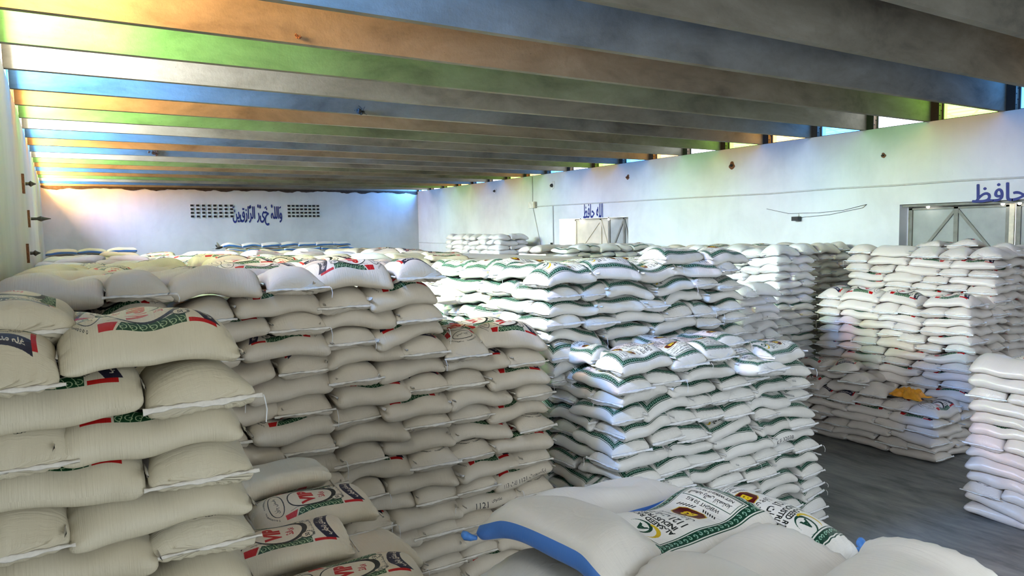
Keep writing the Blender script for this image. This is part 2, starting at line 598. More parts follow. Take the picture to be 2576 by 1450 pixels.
def wall_mat(name, base, patch=.10):
    m, nt, b = new_mat(name)
    tc = nd(nt, 'ShaderNodeTexCoord')
    g = tc.outputs['Object']
    n1 = noise(nt, g, .55, 6, .6, .3)
    n2 = noise(nt, mapping(nt, g, (3, 3, .35)), 1.0, 4, .6)
    c = ramp(nt, n1, [(.30, tuple(x * (1 - patch * 1.6) for x in base)), (.55, base), (.8, tuple(min(1, x * (1 + patch)) for x in base))])
    c = mix(nt, ramp(nt, n2, [(.5, (0, 0, 0)), (.85, (.35, .35, .35))]), c, mix(nt, 1.0, c, (.80, .84, .86, 1), 'MULTIPLY'))
    n3 = noise(nt, mapping(nt, g, (1, 1, 1), (7, 3, 1)), 1.7, 8, .7)
    c = mix(nt, ramp(nt, n3, [(.64, (0, 0, 0)), (.72, (.30, .30, .30))]), c, (.50, .53, .54, 1))
    nt.links.new(c, b.inputs['Base Color'])
    b.inputs['Roughness'].default_value = .85
    bump(nt, b, noise(nt, g, 14, 5, .6), .25, .01)
    return m

def concrete_mat():
    m, nt, b = new_mat('bare_concrete_ribs')
    tc = nd(nt, 'ShaderNodeTexCoord')
    g = tc.outputs['Object']
    n1 = noise(nt, mapping(nt, g, (.55, .55, 1.3)), 1.0, 7, .65, .4)
    n2 = noise(nt, g, 9, 5, .7)
    c = ramp(nt, n1, [(.28, (.118, .103, .078)), (.46, (.235, .21, .162)), (.62, (.312, .283, .226)), (.8, (.39, .363, .30))])
    c = mix(nt, ramp(nt, n2, [(.55, (0, 0, 0)), (.75, (.4, .4, .4))]), c, (.20, .185, .155, 1))
    n3 = noise(nt, g, 34, 3, .6)
    c = mix(nt, ramp(nt, n3, [(.70, (0, 0, 0)), (.74, (.8, .8, .8))]), c, (.12, .11, .10, 1))
    nt.links.new(c, b.inputs['Base Color'])
    b.inputs['Roughness'].default_value = .9
    bump(nt, b, n2, .4, .01)
    return m

def floor_mat():
    m, nt, b = new_mat('worn_dark_concrete')
    tc = nd(nt, 'ShaderNodeTexCoord')
    g = tc.outputs['Object']
    n1 = noise(nt, mapping(nt, g, (3.2, .9, 1)), 1.0, 7, .65, .3)
    n2 = noise(nt, mapping(nt, g, (14, 3.0, 1)), 1.0, 5, .7)
    c = ramp(nt, n1, [(.3, (.10, .108, .11)), (.52, (.22, .225, .222)), (.75, (.38, .37, .345))])
    c = mix(nt, ramp(nt, n2, [(.50, (0, 0, 0)), (.72, (.55, .55, .55))]), c, (.36, .335, .30, 1))
    nt.links.new(c, b.inputs['Base Color'])
    b.inputs['Roughness'].default_value = .62
    bump(nt, b, n2, .2, .01)
    return m

def brick_mat():
    m, nt, b = new_mat('rough_mortared_brick')
    tc = nd(nt, 'ShaderNodeTexCoord')
    g = tc.outputs['Object']
    rot = nd(nt, 'ShaderNodeMapping')
    rot.inputs['Rotation'].default_value = (math.pi / 2, 0, math.pi / 2)
    nt.links.new(g, rot.inputs['Vector'])
    br = nd(nt, 'ShaderNodeTexBrick')
    br.inputs['Color1'].default_value = (.20, .12, .07, 1)
    br.inputs['Color2'].default_value = (.50, .36, .24, 1)
    br.inputs['Mortar'].default_value = (.04, .035, .03, 1)
    br.inputs['Scale'].default_value = 1.0
    br.inputs['Brick Width'].default_value = .22
    br.inputs['Row Height'].default_value = .062
    br.inputs['Mortar Size'].default_value = .012
    nt.links.new(rot.outputs[0], br.inputs[0])
    nt.links.new(mix(nt, noise(nt, g, 25), br.outputs[0], mix(nt, 1.0, br.outputs[0], (.5, .5, .5, 1), 'MULTIPLY')), b.inputs['Base Color'])
    b.inputs['Roughness'].default_value = .95
    bump(nt, b, br.outputs['Fac'], -.6, .02)
    return m

W_WHITE = wall_mat('whitewashed_plaster', (.74, .775, .79))
W_LEFT = wall_mat('cream_washed_plaster', (.74, .74, .70), .08)
CONC, FLOORM, BRICK = concrete_mat(), floor_mat(), brick_mat()
STEEL_GREY = plain_mat('grey_painted_sheet_steel', (.36, .385, .37), .55, var=.08, scale=3)
STEEL_CREAM = plain_mat('sunlit_cream_sheet_steel', (.70, .64, .50), .6, var=.06, scale=3)  # sunlight on the far door leaf put into the sheet colour
STEEL_DARK = plain_mat('olive_grey_steel_section', (.22, .22, .19), .5, var=.12, scale=6)
RUST = plain_mat('rusty_iron', (.20, .085, .04), .85, var=.25, scale=30)
IRON = plain_mat('dark_iron', (.045, .04, .038), .6, var=.2, scale=30)
CONDUIT = plain_mat('grey_conduit', (.58, .59, .58), .6, var=.05)
BLACKP = plain_mat('black_plastic', (.02, .02, .022), .4)
PAPER = plain_mat('white_enamel', (.80, .80, .78), .5)
INK = plain_mat('ultramarine_wall_paint', (.02, .035, .22), .6, var=.1)
HOLE = plain_mat('dark_hollow', (.012, .012, .013), .95)

struct(mesh_obj('floor', [(XL - .5, YB - .5, 0), (20, YB - .5, 0), (20, YF + .5, 0), (XL - .5, YF + .5, 0)], [(0, 1, 2, 3)], FLOORM))
struct(MB().box(XL - .70, YB - .3, 0, XL, YF + .3, ZT).build('wall_left', W_LEFT))
struct(MB().box(XL, YF, 0, XR, YF + .3, ZT - .03).build('wall_back', W_WHITE))
# right wall round its three doorways
DOORS = [(18.8, 22.8, EYE + .48), (5.2, 9.4, EYE + .48), (-3.3, 1.3, EYE + .48)]
w = MB()
ys = sorted([d for a, b, _ in DOORS for d in (a, b)])
edges = [YB - .3] + ys + [YF + .3]
for i in range(0, len(edges), 2):
    w.box(XR, edges[i], 0, XR + .42, edges[i + 1], ZT)
for a, b, h in DOORS:
    w.box(XR, a, h, XR + .42, b, ZT)
struct(w.build('wall_right', W_WHITE))
w = MB()
w.box(XL, YB - .3, 0, .3, YB, ZT).box(5.9, YB - .3, 0, XR, YB, ZT).box(.3, YB - .3, 4.6, 5.9, YB, ZT)  # opening in the unseen wall, made up for the fill light
struct(w.build('wall_front', W_WHITE))
struct(MB().box(XL - .9, YB - .5, ROOF, XR + .8, YF + .5, ROOF + .2).build('ceiling', CONC))

# ragged dark strip along the top of the back wall
v, f = [], []
n = 150
for i in range(n + 1):
    x = XL + (XR - XL) * i / n
    d = .05 + .10 * abs(math.sin(i * .37) * math.sin(i * .11 + 1)) + .03 * rng.random()
    v += [(x, YF - .012, ZT + .01), (x, YF - .012, ZT - d)]
for i in range(n):
    f.append((2 * i, 2 * i + 1, 2 * i + 3, 2 * i + 2))
struct(mesh_obj('trim_1', v, f, plain_mat('dark_ragged_strip', (.06, .045, .035), .95, var=.2)))

# roof ribs, brick piers and coloured clerestory panes of every bay
O_, G_, B_, W_ = (.95, .50, .17), (.36, .88, .24), (.14, .46, 1.25), (.86, .93, 1.0)
LEFTC = {0: B_, 1: O_, 2: G_, 3: W_, 4: B_, 5: O_, 6: G_, 7: W_, 8: B_, 9: O_, 10: B_, 11: W_, 12: G_, 13: O_, 14: B_, 15: O_, 16: G_, 17: W_, 18: B_, 19: O_}
OR, GR, BR = (1.0, .56, .16), (.42, .88, .12), (.10, .42, 1.15)
RIGHTC = {0: BR, 1: GR, 2: W_, 3: BR, 4: OR, 5: GR, 6: W_, 7: OR, 8: BR, 9: GR, 10: W_, 11: BR, 12: OR, 13: GR, 14: W_, 15: BR, 16: OR, 17: GR, 18: W_, 19: B_, -1: OR}
CNAME = {OR: 'amber', GR: 'green', BR: 'blue', O_: 'amber', G_: 'green', B_: 'blue', W_: 'clear'}
PM = {}
def pane_mat(c, strength):
    if (c, strength) not in PM:
        m, nt, b = new_mat(CNAME[c] + '_glass')
        out = nt.nodes['Material Output']
        em = nd(nt, 'ShaderNodeEmission')
        em.inputs[0].default_value = (*c, 1)
        em.inputs[1].default_value = strength
        tr = nd(nt, 'ShaderNodeBsdfTransparent')
        tr.inputs[0].default_value = (*c, 1)
        mx = nd(nt, 'ShaderNodeMixShader')
        mx.inputs[0].default_value = .75 if strength < 22 else .10
        nt.links.new(em.outputs[0], mx.inputs[1]); nt.links.new(tr.outputs[0], mx.inputs[2])
        nt.links.new(mx.outputs[0], out.inputs[0])
        PM[(c, strength)] = m
    return PM[(c, strength)]
FRAME = plain_mat('dark_window_frame', (.05, .05, .05), .6)
wn = 0
PW = .17
for k in range(-8, 20):
    y1 = RIB0 + BAY * k
    y0 = y1 - BAY + RIBT
    if k < 19:
        struct(MB().box(XL - .69, y1, ZT, XR + .05, y1 + RIBT, ROOF).build('ceiling_beam', CONC))
    else:
        struct(MB().box(XL - .69, y1, ZT - .02, XR + .05, y1 + .3, ROOF).build('ceiling_beam', CONC))
    for side in (0, 1):
        c = (LEFTC if side == 0 else RIGHTC).get(k, W_)
        wn += 1
        xs = (XR, XR + .36) if side else (XL - .68, XL)
        xp = XR + .16 if side else XL - .62
        struct(MB().box(xs[0], y1 - PW, ZT, xs[1], y1, ROOF).build('pillar', BRICK))
        fr = MB()
        fr.box(xp - .03, y0, ZT, xp + .03, y1 - PW, ZT + .03).box(xp - .03, y0, ROOF - .05, xp + .03, y1 - PW, ROOF)
        fr.box(xp - .03, y1 - PW - .04, ZT, xp + .03, y1 - PW, ROOF).box(xp - .03, y0, ZT, xp + .03, y0 + .03, ROOF)
        wf = struct(fr.build('window_%d' % wn, FRAME))
        mesh_obj('pane', [(xp, y0 + .03, ZT + .03), (xp, y1 - PW - .04, ZT + .03), (xp, y1 - PW - .04, ROOF - .05), (xp, y0 + .03, ROOF - .05)], [(0, 1, 2, 3)],
                 pane_mat(c, (PANE_RIGHT * (4 if k == 19 else 1.5 if k > 14 else 1) if k >= 0 else PANE_RIGHT) if side else (PANE_LEFT if k >= 0 else PANE_LEFT * .19)), wf)
# steel trusses of the lean-to roof outside the right-hand panes
tr = MB()
for k in range(-1, 14):
    y = RIB0 + BAY * k
    tr.bar((XR + 1.6, y - 1.5, ZT + .12), (XR + 1.6, y, ZT + .85), .03)
    tr.bar((XR + 1.6, y, ZT + .12), (XR + 1.6, y - .75, ZT + .85), .03)
for z in (.13, .22, .30, .38, .46, .56, .66, .76):
    tr.bar((XR + 1.9 - z * .2, -2, ZT + z), (XR + 1.9 - z * .2, 28, ZT + z), .022)
struct(tr.build('exterior_trim_1', plain_mat('bright_steel_truss', (.55, .56, .56), .5)))

# doors
def sliding_door(name, x, leaves, h):
    """steel sheet leaves with an angle-iron frame and diagonal braces; leaves = (y_far, y_near, sheet, x offset)"""
    for yf, yn, sheet, frame, dx, mids in leaves:
        d = struct(MB().box(x + dx + .03, yn, .02, x + dx + .05, yf, h).build(name, sheet))
        X = x + dx + .01
        rails = MB()
        for z in (.06, 1.55, 3.25, h - .05):
            rails.bar((X, yn, z), (X, yf, z), .05, .04)
        rails.build('rail', frame, d)
        po = [yf - .03] + mids + [yn + .03]
        for y in po:
            MB().bar((X, y, 0.02), (X, y, h), .05, .09, (0, 1, 0)).build('post', frame, d)
        for i_, (a, b) in enumerate(zip(po[:-1], po[1:])):
            MB().bar((X, a if i_ == 0 else b, 3.25), (X, b if i_ == 0 else a, h - .06), .035, .06, (0, 1, 0)).build('brace', frame, d)
            MB().bar((X, a if i_ == 0 else b, 3.2), (X, b if i_ == 0 else a, 1.55), .035, .06, (0, 1, 0)).build('brace', frame, d)
        yield d
for d in sliding_door('door_1', XR + .34, [(9.36, 7.25, STEEL_GREY, STEEL_DARK, 0, [8.32]), (7.12, 5.2, STEEL_GREY, STEEL_DARK, 0, [6.1])], EYE + .42):
    pass
struct(MB().bar((XR + .28, 7.18, 0), (XR + .28, 7.18, EYE + .46), .06, .09, (0, 1, 0)).build('trim_2', plain_mat('pale_meeting_post', (.72, .66, .50), .4)))
struct(MB().box(XR + .10, 5.2, EYE + .42, XR + .42, 9.4, EYE + .48).build('trim_3', STEEL_DARK))
for d in sliding_door('door_2', XR + .25, [(22.3, 20.17, STEEL_CREAM, STEEL_CREAM, .14, [20.75]), (20.14, 18.8, STEEL_GREY, STEEL_DARK, 0, [19.3])], EYE + .47):
    pass
# daylight leaks at the door heads, put in as small glowing balls
LEAKM = emit_mat('daylight_leak', (1.0, .95, .88), 22)
for i, (y, x, lab) in enumerate([(8.86, XR + .20, 'small daylight gap at the head of the big grey door, farthest of its three'),
                                 (7.33, XR + .20, 'small daylight gap just before the pale post of the big grey door'),
                                 (7.02, XR + .20, 'small daylight gap just past the pale post of the big grey door'),
                                 (21.85, XR + .30, 'small daylight gap at the head of the cream door leaf'),
                                 (19.98, XR + .12, 'small daylight gap at the head of the distant grey door leaf')]):
    e = empty('door_light_leak', (x, y, EYE + .46))
    MB().sphere((0, 0, -.05), .035).build('leak', LEAKM, e, True)
    MB().tube([(0, 0, -.02), (0, 0, .02)], .022, 8).build('socket', BLACKP, e)  # dark collar added over the glowing ball, no lamp socket
    tag(e, lab, 'lamp', 'daylight gaps at the door heads')

# painted inscriptions
def on_right(y, z):
    return lambda u, v, k: (XR - .006 - k, y - u, z + v)
t = text_obj('wall_inscription', 'الله حافظ', 1.14, .52, INK, on_right(20.71, EYE + .74), .03)
tag(t, 'blue painted inscription over the small distant door', 'inscription', 'painted wall inscriptions')
t = text_obj('wall_inscription', 'الله حافظ', 1.78, .38, INK, on_right(6.95, EYE + .645), .03)
tag(t, 'blue painted inscription over the big grey door', 'inscription', 'painted wall inscriptions')
t = text_obj('wall_inscription', 'وَاللہُ خَیْرُ الرَّازِقِینَ', 2.30, .98, INK, lambda u, v, k: (8.16 + u, YF - .006 - k, EYE + 1.06 + v), .035)
tag(t, 'long blue painted inscription on the back wall between two grilles', 'inscription', 'painted wall inscriptions')

# brick-hole ventilation grilles in the back wall
for x0, x1, lab in ((5.20, 7.05, 'grid of dark vent holes on the near side of the long inscription'), (9.58, 11.15, 'grid of dark vent holes beyond the long inscription, by the blue glow')):
    hole, rim = MB(), MB()
    for i in range(8):
        for j in range(4):
            x = x0 + .07 + (x1 - x0 - .14) * i / 7
            z = EYE + 1.50 - (1.50 - 1.00) * j / 3
            rim.box(x - .085, YF - .012, z - .065, x + .085, YF - .002, z + .065)
            hole.box(x - .065, YF - .022, z - .045, x + .065, YF - .004, z + .045)
    g = hole.build('vent_grille', HOLE)
    rim.build('rim', PAPER, g)
    tag(g, lab, 'vent', 'vent grilles in the back wall')

# bolt plates and scars on the right wall
for i, (y, z, r, lab) in enumerate([(27.62, 1.85, .14, 'broken socket patch on the right wall, farthest of the row'), (23.24, 1.81, .18, 'round patch with a bolt, above the cable drop'),
                                    (18.80, 1.81, .08, 'dark bolt stub above the small distant door'), (14.32, 1.81, .10, 'square rusty plate high on the right wall'),
                                    (9.81, 1.65, .055, 'torn rusty fixing nearest the big grey door')]):
    e = empty('wall_fixing', (XR, y, EYE + z))
    pts = [(-.012, r * (1 + .25 * math.sin(3 * a + i)) * math.cos(a), r * (1 + .2 * math.cos(2 * a + i)) * math.sin(a)) for a in [2 * math.pi * k / 14 for k in range(14)]]
    mesh_obj('plate', pts + [(.0, p[1], p[2]) for p in pts], [tuple(range(14))] + [(k, 14 + k, 14 + (k + 1) % 14, (k + 1) % 14) for k in range(14)], PAPER if i < 2 else RUST, e)
    MB().tube([(0, 0, 0), (-.05, 0, 0), (-.10, 0, -.01)], [r * .45, r * .4, r * .2], 7).build('bolt', RUST if i == 2 else IRON, e)
    tag(e, lab, 'wall fixing', 'fixings along the right wall')

# old iron brackets on the left wall
for y, z, lab, L in [(15.46, 1.02, 'rusty iron bracket on the left wall, uppermost of three', .16), (17.31, .45, 'rusty iron bracket with a long black finial on the left wall', .34), (15.41, -.21, 'rusty iron bracket low on the left wall above the sacks', .16)]:
    e = empty('wall_bracket', (XL, y, EYE + z))
    MB().box(0, -.09, -.17, .04, .09, .17).build('back_plate', RUST, e)
    MB().tube([(.05, 0, 0), (.05 + L * .3, 0, 0), (.05 + L * .5, 0, 0), (.05 + L * .7, 0, 0), (.05 + L, 0, 0)], [.03, .028, .055, .03, .006], 8).build('finial', IRON, e)
    tag(e, lab, 'bracket', 'iron brackets on the left wall')

# conduit, cables and boxes on the right wall
def wall_cable(name, pts, r, lab, mat=CONDUIT, cat='cable'):
    P = [(XR - r - .004, y, EYE + z) for y, z in pts]
    o = MB().tube(P, r, 6).build(name, mat, None, True)
    return tag(o, lab, cat)
wall_cable('conduit', [(24.6, 1.03), (23.2, 1.03), (20, 1.00), (16, .97), (13, .93), (11, .95), (9.5, .93), (8, .94), (6.9, .92), (5.0, .93), (3.6, .93)], .022, 'grey conduit sagging along the right wall over both doors', cat='conduit')
wall_cable('conduit', [(23.19, 1.02), (23.19, 0), (23.18, -2.5)], .022, 'vertical grey pipe dropping beside the small distant door', cat='conduit')
wall_cable('cable', [(24.62, 2.25), (24.62, 1.2)], .015, 'thin cable from the roof down to the junction box')
wall_cable('cable', [(24.6, 1.0), (24.3, .1), (24.0, -.75)], .015, 'slanting cable from the junction box to the black box')
wall_cable('cable', [(35.7, -.44), (33, -.48), (30, -.50), (27.5, -.52), (25.4, -.55), (24.6, -.85), (24.0, -.80), (23.4, -.55), (23.3, -.9)], .014, 'cable strung low along the right wall behind the far white stack')
wall_cable('cable', [(13.1, .52), (12.4, .37), (11.5, .36), (10.8, .40), (10.2, .52), (10.3, .44), (11.2, .30), (12.1, .25)], .006, 'loose thin wire looped on the right wall above the sacks', BLACKP)
e = empty('junction_box', (XR, 24.62, EYE + 1.11)); MB().box(-.10, -.20, -.13, 0, .22, .13).build('case', PAPER, e); MB().box(-.12, -.30, -.13, -.02, -.20, .12).build('breaker', plain_mat('beige_breaker', (.55, .48, .36), .6), e)
tag(e, 'white junction box where the cables meet on the right wall', 'electrical box')
e = empty('switch_box', (XR, 24.14, EYE - .90)); MB().box(-.12, -.17, -.2, 0, .17, .2).build('case', BLACKP, e); MB().box(-.09, -.06, .2, 0, .06, .3).build('cable_gland', BLACKP, e)
tag(e, 'black switch box on the right wall behind the sacks', 'electrical box')
e = empty('socket_box', (XR, 23.52, EYE - .99)); MB().box(-.08, -.10, -.08, 0, .10, .08).build('case', plain_mat('navy_plastic', (.03, .03, .09), .4), e); MB().box(-.082, -.05, -.03, -.078, .05, .03).build('face_plate', PAPER, e)
tag(e, 'small navy socket box low on the right wall', 'electrical box')
e = empty('plug_adapter', (XR, 23.28, EYE - .55)); MB().box(-.07, -.05, -.12, 0, .05, .12).build('case', BLACKP, e); MB().tube([(-.04, 0, -.12), (-.04, .03, -.3), (-.04, -.02, -.5)], .008, 5).build('lead', BLACKP, e)
tag(e, 'black plug adapter hanging beside the vertical pipe', 'plug')
e = empty('security_camera', (XR, 12.08, EYE + .23)); MB().box(-.18, -.09, -.06, -.04, .10, .05).build('body', BLACKP, e); MB().bar((-.05, .0, .03), (0, .02, .12), .03).build('mount_arm', PAPER, e)
tag(e, 'small black box camera mounted on the right wall', 'camera')

# clumps of old nests stuck to the ribs
for i, (x, k, z, r, lab) in enumerate([(4.98, 4, 2.34, .055, 'dark clump of nest stuck under a roof rib in mid-hall'), (2.36, 10, 2.40, .075, 'reddish clump of nest on a blue-lit roof rib near the left wall'), (2.55, 1, 2.36, .02, 'tiny rusty nest remnant on the amber-lit rib')]):
    nb_ = MB()
    for q in range(9):
        nb_.sphere((r * .8 * rng.normal(), -abs(r * .25 * rng.normal()), r * .45 * rng.normal()), r * (.45 + .3 * rng.random()), 7, 5)
    for q in range(14):
        a_ = Vector((r * rng.normal(), -r * .4, r * .6 * rng.normal()))
        nb_.bar(a_, a_ + Vector((r * .8 * rng.normal(), -r * .3, r * .7 * rng.normal())), .008)
    o = nb_.build('bird_nest', RUST if i else IRON)
    o.location = (x, RIB0 + BAY * k - .02, EYE + z)
    tag(o, lab, 'nest', 'nest clumps on the ribs')

# a small dark bird in flight before the back wall
e = empty('bird', (6.03, 34.0, EYE - .45))
bd = MB()
bd.tube([(-.16, 0, -.03), (-.10, 0, -.02), (0, 0, 0), (.10, 0, .03), (.17, 0, .06), (.21, 0, .055)], [.008, .035, .055, .05, .03, .006], 10).build('body', BLACKP, e, True)
for sgn, lift in ((-1, .22), (1, .12)):
    mesh_obj('wing', [(.08, 0, .03), (.0, sgn * .12, lift * .7), (-.12, sgn * .20, lift * 1.3), (-.10, sgn * .08, lift * .5), (-.06, 0, .02), (.08, 0, .045), (.0, sgn * .12, lift * .7 + .012), (-.06, 0, .035)],
             [(0, 1, 3, 4), (1, 2, 3), (5, 7, 3, 6), (6, 3, 2)], BLACKP if sgn > 0 else PAPER, e)
mesh_obj('tail', [(-.15, 0, -.03), (-.30, -.05, -.03), (-.27, 0, -.035), (-.30, .05, -.03), (-.15, 0, -.015)], [(0, 1, 2), (0, 2, 3), (4, 2, 1), (4, 3, 2)], BLACKP, e)
tag(e, 'small dark bird flying in front of the back wall', 'bird')

# ------------------------------------------------------------------ sacks
def section(nphi, n, asp):
    """points of a unit superellipse spaced evenly along its girth"""
    t = np.linspace(0, 2 * math.pi, 4001)
    x = np.sign(np.cos(t)) * np.abs(np.cos(t)) ** (2 / n)
    z = np.sign(np.sin(t)) * np.abs(np.sin(t)) ** (2 / n)
    d = np.hypot(np.diff(x), np.diff(z) * asp)
    s = np.r_[0, np.cumsum(d)]
    q = np.interp(np.linspace(0, s[-1], nphi + 1)[:-1], s, t)
    x = np.sign(np.cos(q)) * np.abs(np.cos(q)) ** (2 / n)
    z = np.sign(np.sin(q)) * np.abs(np.sin(q)) ** (2 / n)
    return x, z

_topo = {}
def topo(na, nphi):
    if (na, nphi) not in _topo:
        i, j = np.meshgrid(np.arange(na - 1), np.arange(nphi), indexing='ij')
        j2 = (j + 1) % nphi
        quad = np.stack([i * nphi + j, (i + 1) * nphi + j, (i + 1) * nphi + j2, i * nphi + j2], -1).reshape(-1, 4)
        us = np.stack([j, j, j + 1, j + 1], -1).reshape(-1, 4) / nphi
        vs = np.stack([i, i + 1, i + 1, i], -1).reshape(-1, 4) / (na - 1)
        uv = np.stack([us, vs], -1).reshape(-1, 2).astype(np.float32)
        _topo[(na, nphi)] = (quad.astype(np.int32), uv)
    return _topo[(na, nphi)]

def fast_mesh(name, co, quad, mat, uv=None):
    me = bpy.data.meshes.new(name)
    me.vertices.add(len(co))
    me.vertices.foreach_set('co', np.ascontiguousarray(co, np.float32).ravel())
    n = len(quad)
    me.loops.add(n * 4)
    me.loops.foreach_set('vertex_index', np.ascontiguousarray(quad, np.int32).ravel())
    me.polygons.add(n)
    me.polygons.foreach_set('loop_start', np.arange(0, n * 4, 4, dtype=np.int32))
    me.polygons.foreach_set('use_smooth', np.ones(n, bool))
    if uv is not None:
        l = me.uv_layers.new(name='UVMap')
        l.data.foreach_set('uv', uv.ravel())
    me.materials.append(mat)
    me.update(calc_edges=True)
    return me

def smoothstep(x):
    x = np.clip(x, 0, 1)
    return x * x * (3 - 2 * x)

class Field:
    """height of what already lies in a pile, on a grid, so that each sack settles over the ones below it"""
    def __init__(s, x0, y0, x1, y1, cell=.04):
        s.x0, s.y0, s.c = x0 - .6, y0 - .6, cell
        s.nx, s.ny = int((x1 - x0 + 1.2) / cell) + 2, int((y1 - y0 + 1.2) / cell) + 2
        s.h = np.full((s.ny, s.nx), -99.0)
        X = s.x0 + (np.arange(s.nx)) * cell
        Y = s.y0 + (np.arange(s.ny)) * cell
        s.inside = ((X > x0 - .02) & (X < x1 + .02))[None, :] & ((Y > y0 - .02) & (Y < y1 + .02))[:, None]
    def blur(s, a, n=3):
        for _ in range(n):
            for ax in (0, 1):
                p = np.pad(a, [(1, 1) if k == ax else (0, 0) for k in (0, 1)], mode='edge')
                sl = [slice(None)] * 2
                out = 0
                for q, wgt in ((0, .25), (1, .5), (2, .25)):
                    sl[ax] = slice(q, q + a.shape[ax])
                    out = out + wgt * p[tuple(sl)]
                a = out
        return a
    def residual(s, bottom, lo=-.07, hi=.055):
        base = np.where(s.inside, bottom - .015, bottom - .06)
        r = np.where(s.h > bottom - .14, s.h, base) - bottom
        return s.blur(np.clip(r, lo, hi), 4)
    def sample(s, R, X, Y):
        fx = np.clip((X - s.x0) / s.c, 0, s.nx - 1.001); fy = np.clip((Y - s.y0) / s.c, 0, s.ny - 1.001)
        i, j = fx.astype(int), fy.astype(int)
        a, b = fx - i, fy - j
        return (R[j, i] * (1 - a) * (1 - b) + R[j, i + 1] * a * (1 - b) + R[j + 1, i] * (1 - a) * b + R[j + 1, i + 1] * a * b)
    def deposit(s, X, Y, Z, H):
        i = np.clip(((X - s.x0) / s.c + .5).astype(int), 0, s.nx - 1); j = np.clip(((Y - s.y0) / s.c + .5).astype(int), 0, s.ny - 1)
        np.maximum.at(H, (j.ravel(), i.ravel()), Z.ravel())

RES = {'fg': (64, 60), 'mid': (40, 40), 'far': (20, 22)}
ORD = ['zeroth', 'first', 'second', 'third', 'fourth', 'fifth', 'sixth', 'seventh', 'eighth', 'ninth', 'tenth', 'eleventh', 'twelfth', 'thirteenth', 'fourteenth', 'fifteenth',
       'sixteenth', 'seventeenth', 'eighteenth', 'nineteenth', 'twentieth', 'twenty-first', 'twenty-second', 'twenty-third', 'twenty-fourth', 'twenty-fifth']

